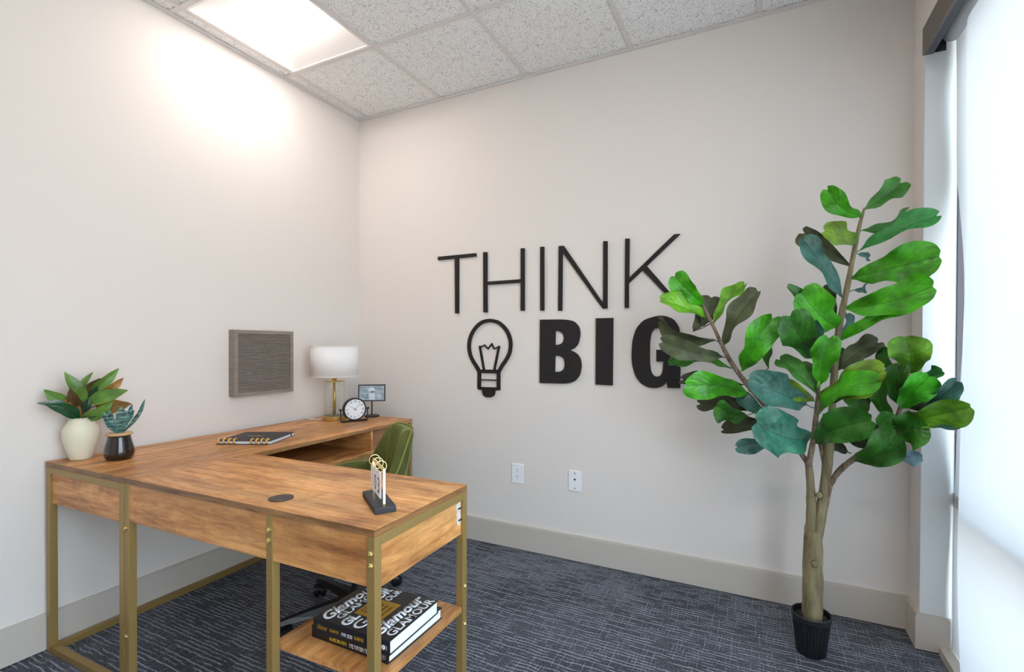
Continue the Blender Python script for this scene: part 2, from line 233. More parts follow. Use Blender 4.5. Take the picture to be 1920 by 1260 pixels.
# ------------------------------------------------------------------ materials
def C(h):
    v = [int(h[i:i+2], 16)/255 for i in (0, 2, 4)]
    return tuple(c/12.92 if c <= .04045 else ((c+.055)/1.055)**2.4 for c in v)+(1,)
def mat(name, col, rough=.5, metal=0, **k):
    m = bpy.data.materials.new(name); m.use_nodes = True; b = m.node_tree.nodes['Principled BSDF']
    b.inputs['Base Color'].default_value = C(col) if isinstance(col, str) else col
    b.inputs['Roughness'].default_value = rough; b.inputs['Metallic'].default_value = metal
    for a, v in k.items(): b.inputs[a.replace('_', ' ')].default_value = v
    return m
class N:
    def __init__(s, m): s.t = m.node_tree; s.b = s.t.nodes['Principled BSDF']
    def n(s, ty, **k):
        x = s.t.nodes.new('ShaderNode'+ty)
        for a, v in k.items(): setattr(x, a, v)
        return x
    def l(s, a, b): s.t.links.new(a, b)
    def co(s, scale, kind='Object', rot=(0,0,0)):
        c = s.n('TexCoord'); mp = s.n('Mapping'); mp.inputs['Scale'].default_value = scale; mp.inputs['Rotation'].default_value = rot
        s.l(c.outputs[kind], mp.inputs[0]); return mp.outputs[0]
    def noise(s, vec, scale=1, detail=4, rough=.5, dist=0):
        x = s.n('TexNoise'); s.l(vec, x.inputs['Vector']); x.inputs['Scale'].default_value = scale; x.inputs['Detail'].default_value = detail; x.inputs['Roughness'].default_value = rough; x.inputs['Distortion'].default_value = dist
        return x.outputs[0]
    def ramp(s, f, st):
        x = s.n('ValToRGB'); e = x.color_ramp.elements
        for i, (p, c) in enumerate(st):
            q = e[i] if i < 2 else e.new(p)
            q.position = p; q.color = C(c) if isinstance(c, str) else (c, c, c, 1)
        s.l(f, x.inputs[0]); return x.outputs[0]
    def mix(s, f, a, b, mode='MIX'):
        x = s.n('Mix', data_type='RGBA', blend_type=mode)
        for i, v in ((0, f), (6, a), (7, b)):
            if hasattr(v, 'links'): s.l(v, x.inputs[i])
            else: x.inputs[i].default_value = v if i == 0 else (C(v) if isinstance(v, str) else v)
        return x.outputs[2]
    def math(s, op, a, b=0, c=0):
        x = s.n('Math', operation=op)
        for i, v in enumerate((a, b, c)):
            if hasattr(v, 'links'): s.l(v, x.inputs[i])
            else: x.inputs[i].default_value = v
        return x.outputs[0]
    def bump(s, h, st=.2, d=.002):
        x = s.n('Bump'); x.inputs['Strength'].default_value = st; x.inputs['Distance'].default_value = d; s.l(h, x.inputs['Height']); s.l(x.outputs[0], s.b.inputs['Normal'])
    def base(s, c): s.l(c, s.b.inputs['Base Color'])
def wall_mat():
    m = mat('wall_paint', WALLC, .85); k = N(m); v = k.co((1, 1, 1)); k.bump(k.noise(v, 180, 3), .08, .001); return m
WALLC = 'E3DCD6'
M_wall = wall_mat()
M_base = mat('baseboard_paint', 'C6BEB4', .45)
M_frame = mat('bronze_window_frame', '4A464B', .4, .3)
M_black = mat('black_sign_face', '1C1716', .8)
M_brass = mat('brushed_gold_steel', 'A28650', .42, .45); k = N(M_brass); k.bump(k.noise(k.co((1,1,30)), 90, 2), .05)
M_bolt = mat('bright_brass_bolt', 'E3CF8E', .25, .9)
def wood(name, grain, light='E6AC6C', dark='8A4E24', mid='C88748', rough=.38, s=1.0):
    m = mat(name, mid, rough); k = N(m)
    sc = {'x': (.8, 6, 6), 'y': (6, .8, 6), 'z': (6, 6, .8)}[grain]
    n1 = k.noise(k.co([a*s for a in sc]), 1.5, 5, .6, 1.6)
    n2 = k.noise(k.co([a*5 for a in sc]), 2.0, 5, .65, .6)
    n3 = k.noise(k.co([a*.9 for a in sc]), 1.1, 2, .5, 1.0)
    n4 = k.noise(k.co((9, 9, 9)), 1, 5, .6, 1.0)
    c1 = k.ramp(n1, [(.36, dark), (.64, light), (.5, mid)])
    c2 = k.mix(.42, c1, k.ramp(n2, [(.32, dark), (.6, light)]), 'MIX')
    c3 = k.mix(.7, c2, k.ramp(n3, [(.36, .62), (.62, 1.22)]), 'MULTIPLY')
    c3 = k.mix(.35, c3, k.ramp(n4, [(.35, .6), (.6, 1.15)]), 'MULTIPLY')
    vo = k.n('TexVoronoi'); k.l(k.co([a*.55 for a in sc]), vo.inputs['Vector']); vo.inputs['Scale'].default_value = 1.0
    kn = k.ramp(vo.outputs['Distance'], [(.02, .2), (.07, 1.0)])
    k.base(k.mix(.8, c3, kn, 'MULTIPLY')); k.bump(n2, .06, .001)
    k.l(k.ramp(n2, [(.3, .5), (.7, .33)]), k.b.inputs['Roughness'])
    return m
M_wx = wood('mango_wood_grain_across', 'x'); M_wy = wood('mango_wood_grain_along', 'y')
M_edge = wood('desktop_edge_band', 'x', 'B98A58', '5F3B1E', '8A5D34')
M_edge_y = wood('desktop_edge_band_along', 'y', 'B98A58', '5F3B1E', '8A5D34')
M_wd = wood('drawer_wood_diagonal', 'y', 'A87650', '5E3520', '855436')
M_pl = mat('dark_blue_black_plastic', '15161C', .3)
def carpet():
    m = mat('streaked_navy_carpet', '34384A', .95); k = N(m)
    v = k.co((1, 1, 1)); sep = k.n('SeparateXYZ'); k.l(v, sep.inputs[0])
    def streak(sx, sy, off, freq, axis, seed):
        mask = k.noise(k.co((sx, sy, 1)), 1.0, 2, .6)
        wob = k.noise(k.co((14, 14, 1)), 1.0, 2, .5)
        a = k.math('ADD', k.math('MULTIPLY', sep.outputs[axis], freq), k.math('MULTIPLY', wob, 1.1))
        fr = k.math('FRACT', a); line = k.math('SUBTRACT', 1, k.math('MULTIPLY', k.math('ABSOLUTE', k.math('SUBTRACT', fr, .5)), 5))
        line = k.math('MAXIMUM', line, 0)
        return k.math('MULTIPLY', line, k.math('MINIMUM', k.math('MAXIMUM', k.math('MULTIPLY', k.math('SUBTRACT', mask, off), 9), 0), 1))
    s1 = streak(7, 55, .43, 56, 1, 0); s2 = streak(60, 8, .50, 70, 0, 1)
    fine = k.noise(k.co((150, 190, 1)), 1, 5, .75); big = k.noise(k.co((2.2, 2.6, 1)), 1, 3, .55)
    body = k.mix(1.0, k.ramp(fine, [(.40, '0C0C10'), (.60, '60626C')]), k.ramp(big, [(.35, .7), (.65, 1.5)]), 'MULTIPLY')
    lc = k.ramp(fine, [(.35, '6A7282'), (.65, 'C4CCD8')])
    f = k.math('MULTIPLY', k.math('MINIMUM', k.math('ADD', k.math('MULTIPLY', s1, 1.5), k.math('MULTIPLY', s2, .55)), 1), .85)
    k.base(k.mix(f, body, lc)); k.bump(fine, .6, .004); return m
M_carpet = carpet()
def tilem():
    m = mat('fissured_ceiling_tile', 'DCDAD8', .95); k = N(m)
    v = k.co((1, 1, 1)); vo = k.n('TexVoronoi'); k.l(v, vo.inputs['Vector']); vo.inputs['Scale'].default_value = 150
    g = k.noise(v, 24, 2); 
    thr = k.math('SUBTRACT', vo.outputs['Distance'], k.math('MULTIPLY', g, .42))
    d = k.ramp(thr, [(.0, .06), (.06, 1.0)]); fine = k.noise(v, 160, 4, .7)
    k.base(k.mix(1.0, k.mix(.3, 'F0EEEC', k.ramp(fine, [(.35, .6), (.6, .85)])), d, 'MULTIPLY')); k.bump(d, .35, .002); return m
M_tile = tilem()
M_grid = mat('ceiling_grid_metal', 'D8D2CF', .5)
def leafm(name, top, under, rough=.35, vein='', sheen=0):
    m = mat(name, top, rough); k = N(m)
    uv = k.n('UVMap'); sep = k.n('SeparateXYZ'); k.l(uv.outputs[0], sep.inputs[0]); u, s = sep.outputs[0], sep.outputs[1]
    au = k.math('ABSOLUTE', k.math('SUBTRACT', u, .5)); mid = k.math('LESS_THAN', au, .018)
    a = k.math('SUBTRACT', k.math('MULTIPLY', s, 7.0), k.math('MULTIPLY', au, 6.5)); fr = k.math('FRACT', a)
    sv = k.math('LESS_THAN', k.math('ABSOLUTE', k.math('SUBTRACT', fr, .5)), .035)
    vv = k.math('MAXIMUM', mid, k.math('MULTIPLY', sv, .55))
    n = k.noise(k.co((1, 1, 1)), 14, 4, .6); tc = C(top)
    dk = tuple(x*.58 for x in tc[:3])+(1,); lt = tuple(min(1, x*1.45) for x in tc[:3])+(1,)
    r = k.n('ValToRGB'); r.color_ramp.elements[0].position = .35; r.color_ramp.elements[1].position = .68; r.color_ramp.elements[0].color = dk; r.color_ramp.elements[1].color = lt; k.l(n, r.inputs[0])
    c = k.mix(k.math('MULTIPLY', vv, .6), r.outputs[0], vein or tuple(x*.35 for x in tc[:3])+(1,))
    ge = k.n('NewGeometry'); und = k.mix(k.math('MULTIPLY', vv, .5), under, tuple(x*1.5 for x in C(under)[:3])+(1,))
    k.base(k.mix(ge.outputs['Backfacing'], c, und))
    k.b.inputs['Specular IOR Level'].default_value = .4
    k.bump(k.math('ADD', k.math('MULTIPLY', vv, -1.5), n), .6, .004); return m
FM = dict(b=leafm('fig_leaf_bright_green', '45A018', '5A6538'), B=leafm('fig_leaf_vivid_green', '44B51E', '5A6538'), m=leafm('fig_leaf_mid_green', '3A7A26', '4F5A36'),
    g=leafm('fig_leaf_cool_green', '3B8B45', '4F5A36'), l=leafm('fig_leaf_lime', '64A023', '6B7A3A'), y=leafm('fig_leaf_yellow_green', '70952A', '6B7A3A'),
    o=leafm('fig_leaf_olive_underside', '50583B', '4C5340', .6), k=leafm('fig_leaf_dark_underside', '3A4028', '383A2C', .6), d=leafm('fig_leaf_deep_green', '2F6A1B', '3B4A2A'),
    t=leafm('fig_leaf_teal_painted_sheen', '3F6C60', '4C6A62', .3), T=leafm('fig_leaf_dark_teal_painted_sheen', '3C7A62', '3C5A50', .3), c=leafm('fig_leaf_pale_blue_painted_sheen', '86AAB4', '7C9AA0', .3))  # teal and pale blue paint the window's sheen into the leaf colour
MM = dict(g=leafm('magnolia_leaf_green', '5F8438', '7A6234', .3), d=leafm('magnolia_leaf_dark', '2B4A38', '4A3826', .3), D=leafm('magnolia_leaf_deep_green', '1F4A2C', '4A3826', .3),
    r=leafm('magnolia_leaf_brown_underside', '5A4326', '4C3420', .5), a=leafm('magnolia_leaf_amber_underside', '9A7232', '8A6028', .5), c=leafm('magnolia_leaf_grey_green', '5F7268', '5A5A48', .3))
def snakem():
    m = mat('banded_snake_plant_leaf', '4A7A70', .3); k = N(m); v = k.co((18, 18, 190)); n = k.noise(v, 1, 3, .6, 1.2)
    k.base(k.ramp(n, [(.42, '1E3236'), (.58, '6C9A8E'), (.5, '3E6A62')])); return m
M_snake = snakem()
def barkm():
    m = mat('fig_trunk_bark', '7F7350', .8); k = N(m); n = k.noise(k.co((30, 30, 6)), 1, 6, .65, .6)
    k.base(k.ramp(n, [(.3, '5C5138'), (.7, '9A8E6C')])); k.bump(n, .5, .004); return m
M_bark = barkm(); M_twig = mat('fig_twig_bark', '705A48', .8); k = N(M_twig); _n = k.noise(k.co((60, 60, 25)), 1, 5, .7); k.base(k.ramp(_n, [(.35, '4C3A30'), (.65, '94806A')])); k.bump(_n, .4, .002)
# ------------------------------------------------------------------ the room
XL, XR, H, YB, T = -.008, 3.12, 2.7756, -4.4, .12
HT = H+.12
def struct(name, bm, m, parent=None): return mk(name, bm, m, parent, kind='structure' if not parent else None)
bm = bmesh.new(); box(bm, (XL-T, YB-T, -.1), (XR+.3, T, 0)); struct('floor', bm, M_carpet)
bm = bmesh.new(); box(bm, (XL-T, YB, 0), (XL, 0, HT)); struct('wall_left', bm, M_wall)
bm = bmesh.new(); box(bm, (XL-T, 0, 0), (XR+.3, T, HT)); struct('wall_far', bm, M_wall)
bm = bmesh.new(); box(bm, (XL-T, YB-T, 0), (XR+.3, YB, HT)); struct('wall_back', bm, M_wall)
WY0, WY1, WZ0, WZ1 = -3.2, -.14, .032, 2.46
bm = bmesh.new()
box(bm, (XR, WY1, 0), (XR+.3, 0, HT)); box(bm, (XR, YB, 0), (XR+.2, WY0, HT)); box(bm, (XR, WY0, WZ1), (XR+.2, WY1, HT)); box(bm, (XR+.105, WY0, 0), (XR+.3, WY1, WZ0))
struct('wall_right', bm, M_wall)
# ceiling: slab, then every lay-in tile and every grid bar as a piece
bm = bmesh.new(); box(bm, (XL-T, YB-T, HT), (XR+.3, T, HT+.05)); ceil = struct('ceiling', bm, M_grid)
S = .6096; gx = [XL]+[.0858+S*i for i in range(5)]+[XR]; gy = [0]+[-.600-S*i for i in range(6)]+[YB]
lights = {(1, 1), (4, 3), (4, 5)}
tiles = {}
for i in range(len(gx)-1):
    for j in range(len(gy)-1):
        if (i, j) in lights: continue
        wdt, dp = gx[i+1]-gx[i], gy[j]-gy[j+1]; key = (round(wdt, 3), round(dp, 3))
        if key not in tiles:
            b = bmesh.new(); box(b, (-wdt/2+.003, -dp/2+.003, 0), (wdt/2-.003, dp/2-.003, .016))
            o = mk('ceiling_tile', b, M_tile, ceil); tiles[key] = o
        else: o = tiles[key].copy(); link(o, ceil)
        o.location = ((gx[i]+gx[i+1])/2, (gy[j]+gy[j+1])/2, H+.006)
for x in gx[1:-1]: bbox('grid_bar', (x-.012, YB, H), (x+.012, 0, H+.0055), M_grid, ceil)
for y in gy[1:-1]:
    for a, b in zip(gx[:-1], gx[1:]):
        bbox('grid_bar', (a+(.0125 if a > 0 else 0), y-.012, H), (b-(.0125 if b < XR else 0), y+.012, H+.0055), M_grid, ceil)
bbox('wall_angle', (XL, -.022, H-.004), (XR, 0, H+.004), M_grid, ceil); bbox('wall_angle', (XL, YB, H-.004), (XL+.022, -.0225, H+.004), M_grid, ceil); bbox('wall_angle', (XR-.022, YB, H-.004), (XR, -.0225, H+.004), M_grid, ceil)
# recessed ceiling lights; the two by the window wall are unseen, added for brightness
M_lens = bpy.data.materials.new('lit_acrylic_diffuser'); M_lens.use_nodes = True; t = M_lens.node_tree; t.nodes.clear()
e = t.nodes.new('ShaderNodeEmission'); o_ = t.nodes.new('ShaderNodeOutputMaterial'); e.inputs[0].default_value = (1, .91, .86, 1); e.inputs[1].default_value = LAMP_STRENGTH; t.links.new(e.outputs[0], o_.inputs[0])
M_refl = mat('white_reflector_enamel', 'F3EFEC', .5)
def ceiling_light(i, j, label, group):
    cx, cy = (gx[i]+gx[i+1])/2, (gy[j]+gy[j+1])/2
    r = thing('ceiling_light', (cx, cy, H), label, 'ceiling light', group=group); h = S/2-.013
    bm = bmesh.new()
    for a, b in (((-h, -h), (h, -h+.012)), ((-h, h-.012), (h, h)), ((-h, -h+.012), (-h+.012, h-.012)), ((h-.012, -h+.012), (h, h-.012))): box(bm, (a[0], a[1], .0), (b[0], b[1], .006))
    box(bm, (-h, -h, .085), (h, h, .09))
    for sx in (-1, 1): box(bm, (sx*h-.001, -h, .006), (sx*h+.001, h, .085)); box(bm, (-h, sx*h-.001, .006), (h, sx*h+.001, .085))
    mk('housing', bm, M_refl, r)
    bm = bmesh.new(); q = h-.014    # trapezoid basket lens, glowing, hanging level with the grid
    v = [bm.verts.new(c) for c in ((-q, -.055, .05), (q, -.055, .05), (q, .055, .05), (-q, .055, .05), (-q+.1, -.05, .012), (q-.1, -.05, .012), (q-.1, .05, .012), (-q+.1, .05, .012))]
    v2 = [bm.verts.new(c) for c in ((-q, -q, .004), (-q, q, .004), (-q+.10, -.05, .012), (-q+.1, .05, .012))]
    for f in ((0, 1, 5, 4), (1, 2, 6, 5), (2, 3, 7, 6), (3, 0, 4, 7), (4, 5, 6, 7), (3, 2, 1, 0)): bm.faces.new([v[k] for k in f])
    bm.verts.remove(v2[0]); bm.verts.remove(v2[1]); bm.verts.remove(v2[2]); bm.verts.remove(v2[3])
    mk('diffuser', bm, M_lens, r)
    for s in (-1, 1):
        bm = bmesh.new(); y0, y1 = s*.06, s*q
        P = [(-q, y1, .004), (q, y1, .004), (q-.06, y0, .05), (-q+.1, y0, .05)]
        v = [bm.verts.new(c) for c in P]+[bm.verts.new((c[0], c[1], c[2]+.003)) for c in P]
        for f in ((0, 1, 2, 3), (7, 6, 5, 4), (0, 4, 5, 1), (1, 5, 6, 2), (2, 6, 7, 3), (3, 7, 4, 0)): bm.faces.new([v[k] for k in f])
        mk('reflector_wing', bm, M_refl, r)
        bm = bmesh.new()     # lit side gusset between wing and housing
        P = [(-q, y1, .0045), (-q+.1, y0, .0505), (-q, y0, .0505)]; v = [bm.verts.new(c) for c in P]; bm.faces.new(v); mk('lit_gusset', bm, M_lens, r)
for n, (i, j) in enumerate(sorted(lights, key=lambda q: q != (1, 1))):
    ceiling_light(i, j, 'glowing square recessed troffer light in the ceiling beside the left wall' if n == 0 else 'added unseen fill light, built as a square recessed ceiling light, beside the ' + ('window wall, in the middle of the room', 'window wall, towards the back wall')[n-1], 'recessed ceiling lights')
# baseboards
BH, BT = .146, .015
def baseboard(name, runs):
    bm = bmesh.new()
    for a, b in runs:
        box(bm, (a[0], a[1], .005), (b[0], b[1], BH-.006)); 
        # eased cap, slightly thinner
        dx, dy = b[0]-a[0], b[1]-a[1]; k = .004
        if dx > dy: box(bm, (a[0], a[1]+k, BH-.006), (b[0], b[1], BH))
        else:
            if a[0] > 1.5: box(bm, (a[0]+k, a[1], BH-.006), (b[0], b[1], BH))
            else: box(bm, (a[0], a[1], BH-.006), (b[0]-k, b[1], BH))
    return struct(name, bm, M_base)
baseboard('baseboard_far', [((XL, -BT), (XR, 0))]); baseboard('baseboard_left', [((XL, YB), (XL+BT, -BT))])
baseboard('baseboard_right', [((XR-BT, WY1-BT, 0), (XR, -BT, 0)), ((XR, WY1-BT), (XR+.095, WY1)), ((XR-BT, YB), (XR, WY0))])
bbox('trim_1', (XR+.06, WY0, 0), (XR+.105, WY1-BT, WZ0), M_base, kind='structure')
# window frame, mullions, panes, with unseen bare bays added for daylight
def thin_glass(name, tint, f):
    m = bpy.data.materials.new(name); m.use_nodes = True; k = N(m); tr = k.n('BsdfTransparent'); tr.inputs[0].default_value = tint; gl = k.n('BsdfGlossy'); gl.inputs['Roughness'].default_value = .02
    lw = k.n('LayerWeight'); lw.inputs[0].default_value = .5; mx = k.n('MixShader'); k.l(k.math('ADD', k.math('MULTIPLY', k.math('POWER', lw.outputs['Facing'], 4), f), .04), mx.inputs[0]); k.l(tr.outputs[0], mx.inputs[1]); k.l(gl.outputs[0], mx.inputs[2]); k.l(mx.outputs[0], k.t.nodes['Material Output'].inputs[0]); return m
M_thin = thin_glass('clear_window_glass', (.95, .97, .97, 1), .3)
M_jamb = mat('white_jamb_paint', 'D8DBDC', .5)
bbox('trim_2', (XR+.0005, WY1-.0045, BH+.0005), (XR+.105, WY1, WZ1), M_jamb, kind='structure')
bm = bmesh.new(); fx0, fx1 = 3.30, 3.36
box(bm, (fx0, WY1-.075, WZ0), (fx1, WY1, WZ1)); box(bm, (fx0, WY0, WZ0), (fx1, WY0+.05, WZ1)); box(bm, (fx0, WY0+.05, WZ1-.05), (fx1, WY1-.075, WZ1)); box(bm, (fx0, WY0+.05, WZ0), (fx1, WY1-.075, WZ0+.05))
box(bm, (3.2255, WY1-.012, WZ0), (3.2995, WY1, WZ1)); win = struct('window_1', bm, M_frame)
M_mul = mat('grey_aluminium_mullion', '8E8A88', .5)
bbox('mullion', (3.2215, WY0+.05, .588), (3.30, WY1-.005, .640), M_mul, win)
for y in (-1.44, -2.6): bbox('mullion', (fx0, y-.03, WZ0+.05), (fx1, y+.03, .588), M_frame, win); bbox('mullion', (fx0, y-.03, .64), (fx1, y+.03, WZ1-.05), M_frame, win)
for a, b in ((WY1-.075, -1.41), (-1.47, -2.57), (-2.63, WY0+.05)):  # bays past the shade are out of view, added bare to bring in daylight
    for z0, z1 in ((WZ0+.05, .588), (.64, WZ1-.05)): bbox('pane', (3.325, b, z0), (3.331, a, z1), M_thin, win)
# roller shade
M_fab = bpy.data.materials.new('translucent_white_shade_fabric'); M_fab.use_nodes = True; k = N(M_fab); b = k.b
tr = k.n('BsdfTranslucent'); tr.inputs[0].default_value = (.62, .64, .66, 1); df = k.n('BsdfDiffuse'); df.inputs[0].default_value = (.78, .79, .80, 1); mx = k.n('MixShader'); mx.inputs[0].default_value = .25
k.l(df.outputs[0], mx.inputs[1]); k.l(tr.outputs[0], mx.inputs[2]); k.l(mx.outputs[0], k.t.nodes['Material Output'].inputs[0])
SY = -1.40
sh = thing('roller_shade', (3.16, -1.9, 2.44), 'white translucent roller shade in a bronze cassette hanging over the window', 'window shade')
def fy0(z):
    return -.155-.100*math.exp(-((z-1.32)/.36)**2)-.004*sin(z*9)-.012*math.exp(-((z-2.1)/.2)**2)
def fabx(y, z):
    near = 1/(1+math.exp((y+.31)/.022)); bul = .5+.5*sin((y+.2)*2.6+1.2)
    low = math.exp(-((z-.62)/.75)**2)
    return 3.2195-near*(.016+.040*low*bul+.010*(1-low)*abs(sin(y*5)))-.002*sin(z*7+y*3)-.012*max(0, z-1.7)
bm = bmesh.new(); ny, nz = 120, 90; g = []
for a in range(ny+1):
    row = []
    for c in range(nz+1):
        z = WZ0+.003+(2.40-WZ0)*c/nz; y = fy0(z)+(SY-fy0(z))*(a/ny)**1.2
        row.append(bm.verts.new((fabx(y, z)-3.16, y+1.9, z-2.44)))
    g.append(row)
for a in range(ny):
    for c in range(nz): bm.faces.new((g[a][c], g[a+1][c], g[a+1][c+1], g[a][c+1]))
mk('fabric', bm, M_fab, sh, smooth=True)
M_cas = mat('bronze_shade_cassette', '6C6259', .5, .1); M_casu = mat('grey_cassette_channel', '3E4148', .5)
cy0, cy1 = SY-.02+1.9, -.2+1.9
bm = bmesh.new(); box(bm, (3.098-3.16, cy0, -.103), (3.106-3.16, cy1, .0)); box(bm, (3.106-3.16, cy0, -.008), (3.2-3.16, cy1, 0)); mk('cassette', bm, M_cas, sh)
bbox('cassette_channel', (3.106-3.16, cy0, -.103), (3.132-3.16, cy1, -.085), M_casu, sh)
bbox('end_bracket', (3.112-3.16, cy1-.003, -.100), (3.17-3.16, cy1, -.01), mat('black_bracket', '17181C', .4), sh)
bm = bmesh.new(); tube(bm, [(3.185-3.16, cy0+.02, -.045), (3.185-3.16, cy1-.004, -.045)], .028, 24); mk('roller_tube', bm, M_fab, sh, smooth=True)

# ------------------------------------------------------------------ wall lettering
names = [('T', 'T', 'thin black letter T mounted first in the upper word'), ('H', 'H', 'thin black letter H in the upper word right of the T'), ('I', 'I', 'thin black letter I in the upper word between the H and the N'),
         ('N', 'N', 'thin black letter N in the upper word left of the K'), ('K', 'K', 'thin black letter K ending the upper word above the plant'),
         ('B', 'B', 'heavy black letter B beginning the lower word'), ('I2', 'I', 'heavy black letter I in the middle of the lower word'), ('G', 'G', 'heavy black letter G in the lower word partly behind fig leaves')]
for key, ch, lab in names:
    L = LETTERS[key]; cx = sum(q[0] for q in L[0])/len(L[0]); cz = min(q[1] for q in L[0])
    o = plate('wall_letter', [[[(a-cx, b-cz) for a, b in loop] for loop in L]], .0138, M_black); o.location = (cx, -.0002, cz)
    tag(o, lab, 'letter', 'thin letters of the upper word' if key in 'THINK' else 'heavy letters of the lower word')
bl = thing('light_bulb_sign', (1.045, 0, .89), 'black outline of a light bulb mounted on the wall below THINK', 'wall sign')
sb = lambda P, wd: [[(a-1.045, b-.89) for a, b in stroke(P, wd)]]
Bq = BULB
plate('bulb_outline', [sb(spline_ if 0 else [tuple(v[:2]) for v in spline([(a, b, 0) for a, b in Bq['outline']], 4)], .021)], .0128, M_black, bl)
plate('filament', [sb(Bq['fl'], .0115), sb(Bq['fr'], .0115), sb(Bq['fil'], .0065)], .0115, M_black, bl)
plate('screw_base', [sb(Bq['collar'], .0215), sb(Bq['left'], .0205), sb(Bq['right'], .0205), sb(Bq['bot'], .017), sb(Bq['mid'], .006), [[(a-1.045, b-.89) for a, b in Bq['tip']]]], .0135, M_black, bl)
# outlets
M_wht = mat('white_wall_plate', 'F2F3F6', .35); M_dk = mat('dark_slot', '2A2A2C', .5)
def vplate(name, x, z, lab, kind):
    r = thing(name, (x, 0, z), lab, 'wall outlet' if kind else 'wall plate')
    bbox('cover_plate', (-.0375, -.006, -.058), (.0375, 0, .058), M_wht, r, .003)
    if kind:
        for dz in (.02, -.02):
            bm = bmesh.new(); lathe(bm, [(0, 0), (.0165, 0), (.0165, .0015), (0, .0015)], 20); bmesh.ops.transform(bm, matrix=Matrix.Translation((0, -.0055, dz)) @ Matrix.Rotation(R(90), 4, 'X'), verts=bm.verts); f = mk('socket_face', bm, M_wht, r)
            for dx in (-.0065, .0065): bbox('slot', (dx-.0012, -.0078, dz+.001), (dx+.0012, -.0068, dz+.009), M_dk, r)
            bbox('ground_hole', (-.002, -.0078, dz-.009), (.002, -.0068, dz-.005), M_dk, r)
    else:
        for dz, rr in ((.042, .0032), (.008, .0055), (-.042, .0032)):
            bm = bmesh.new(); lathe(bm, [(0, 0), (rr, 0), (rr, .002), (0, .002)], 12); bmesh.ops.transform(bm, matrix=Matrix.Translation((0, -.0055, dz)) @ Matrix.Rotation(R(90), 4, 'X'), verts=bm.verts); mk('jack' if rr > .004 else 'screw', bm, M_dk, r)
vplate('wall_outlet', 1.2475, .4485, 'white duplex wall outlet low on the far wall nearer the desk', 1)
vplate('cable_wall_plate', 1.608, .4495, 'white blank-faced jack plate with one central jack right of the outlet', 0)
# ribbed wall panel
M_rib = mat('taupe_ribbed_wood', '8E827A', .75); k = N(M_rib); k.base(k.ramp(k.noise(k.co((4, 3, 22)), 3, 5, .6), [(.3, '857A72'), (.7, '968B83')]))
ar = thing('wall_art_panel', (XL-.0, -.746, 1.108), 'square taupe ribbed panel hanging on the left wall above the desk', 'wall art'); h = .178
bm = bmesh.new(); D = .0475
box(bm, (0, -h, -h), (.0364, h, h))
for a, b in (((-h, -h), (h, -h+.02)), ((-h, h-.02), (h, h)), ((-h, -h+.02), (-h+.02, h-.02)), ((h-.02, -h+.02), (h, h-.02))): box(bm, (.0364, a[0], a[1]), (D, b[0], b[1]))
mk('panel_frame', bm, M_rib, ar)
bm = bmesh.new(); nr = 38; pr = (2*h-.042)/nr
for i in range(nr):
    z = -h+.021+pr*i; v = [bm.verts.new(c) for c in ((.0365, -h+.021, z), (.0455, -h+.021, z+pr*.15), (.0455, -h+.021, z+pr*.6), (.0365, -h+.021, z+pr))]; w2 = [bm.verts.new((a.co.x, h-.021, a.co.z)) for a in v]
    for q in range(3): bm.faces.new((v[q], v[q+1], w2[q+1], w2[q]))
    bm.faces.new(v[::-1]); bm.faces.new(w2)
mk('ribbed_face', bm, M_rib, ar)

# ------------------------------------------------------------------ the desk
DZ = .748
dk = thing('desk', (.010, -1.657, 0), 'L-shaped mango-wood desk on gold steel legs against the left wall', 'desk', rz=.018)
def prism(bm, P, z0, z1):
    lo = [bm.verts.new((a, b, z0)) for a, b in P]; hi = [bm.verts.new((a, b, z1)) for a, b in P]; n = len(P)
    bm.faces.new(lo[::-1]); bm.faces.new(hi)
    for i in range(n): bm.faces.new((lo[i], lo[(i+1) % n], hi[(i+1) % n], hi[i]))
W0, W1, LL, RR, RD = .545, .602, 1.495, 1.6587, .434
def top(name, P, m):
    bm = bmesh.new(); prism(bm, P, DZ-.02, DZ); bmesh.ops.bevel(bm, geom=bm.edges[:], offset=.0012, segments=1, affect='EDGES')
    o = mk(name, bm, m, dk); o.data.materials.append(M_edge); o.data.materials.append(M_edge_y)
    for f in o.data.polygons:
        if abs(f.normal.z) < .5: f.material_index = 1 if abs(f.normal.y) > .7 else 2
    return o
top('desktop', [(0, 0), (W0-.0006, 0), (W1-.0006, RD), (W1, RD+.001), (W1, LL), (.022, LL)], M_wy)
top('return_desktop', [(W0+.0006, 0), (RR, 0), (RR, RD), (W1+.0006, RD)], M_wx)
q = .025; ZT = DZ-.0202
def bar(a, b, name='leg', m=None): return bbox(name, a, b, m or M_brass, dk, .0012)
lg = [bar((.004, 0, 0), (q+.004, q, ZT)), bar((W0-.029, 0, 0), (W0-.002, q, ZT)), bar((.026, LL-q, 0), (.026+q, LL, ZT)), bar((W1-q, LL-q, 0), (W1, LL, ZT)),
      bar((W0+.001, 0.001, 0), (W0+.027, q+.001, ZT)), bar((1.262, .001, 0), (1.287, q+.001, ZT)), bar((RR-q, 0, 0), (RR, q, ZT)), bar((RR-q, RD-q, 0), (RR, RD, ZT)), bar((1.262, RD-q, 0), (1.287, RD, ZT))]
r_ = lambda a, b: bar(a, b, 'frame_rail')
r_((q+.0045, 0, ZT-q), (W0-.0295, q, ZT)); r_((q+.0045, 0, 0), (W0-.0295, q, q)); r_((.008, q+.0005, 0), (.008+q, LL-q-.0005, q)); r_((.052, LL-q, 0), (W1-q-.0005, LL, q)); r_((.052, LL-q, ZT-q), (W1-q-.0005, LL, ZT))
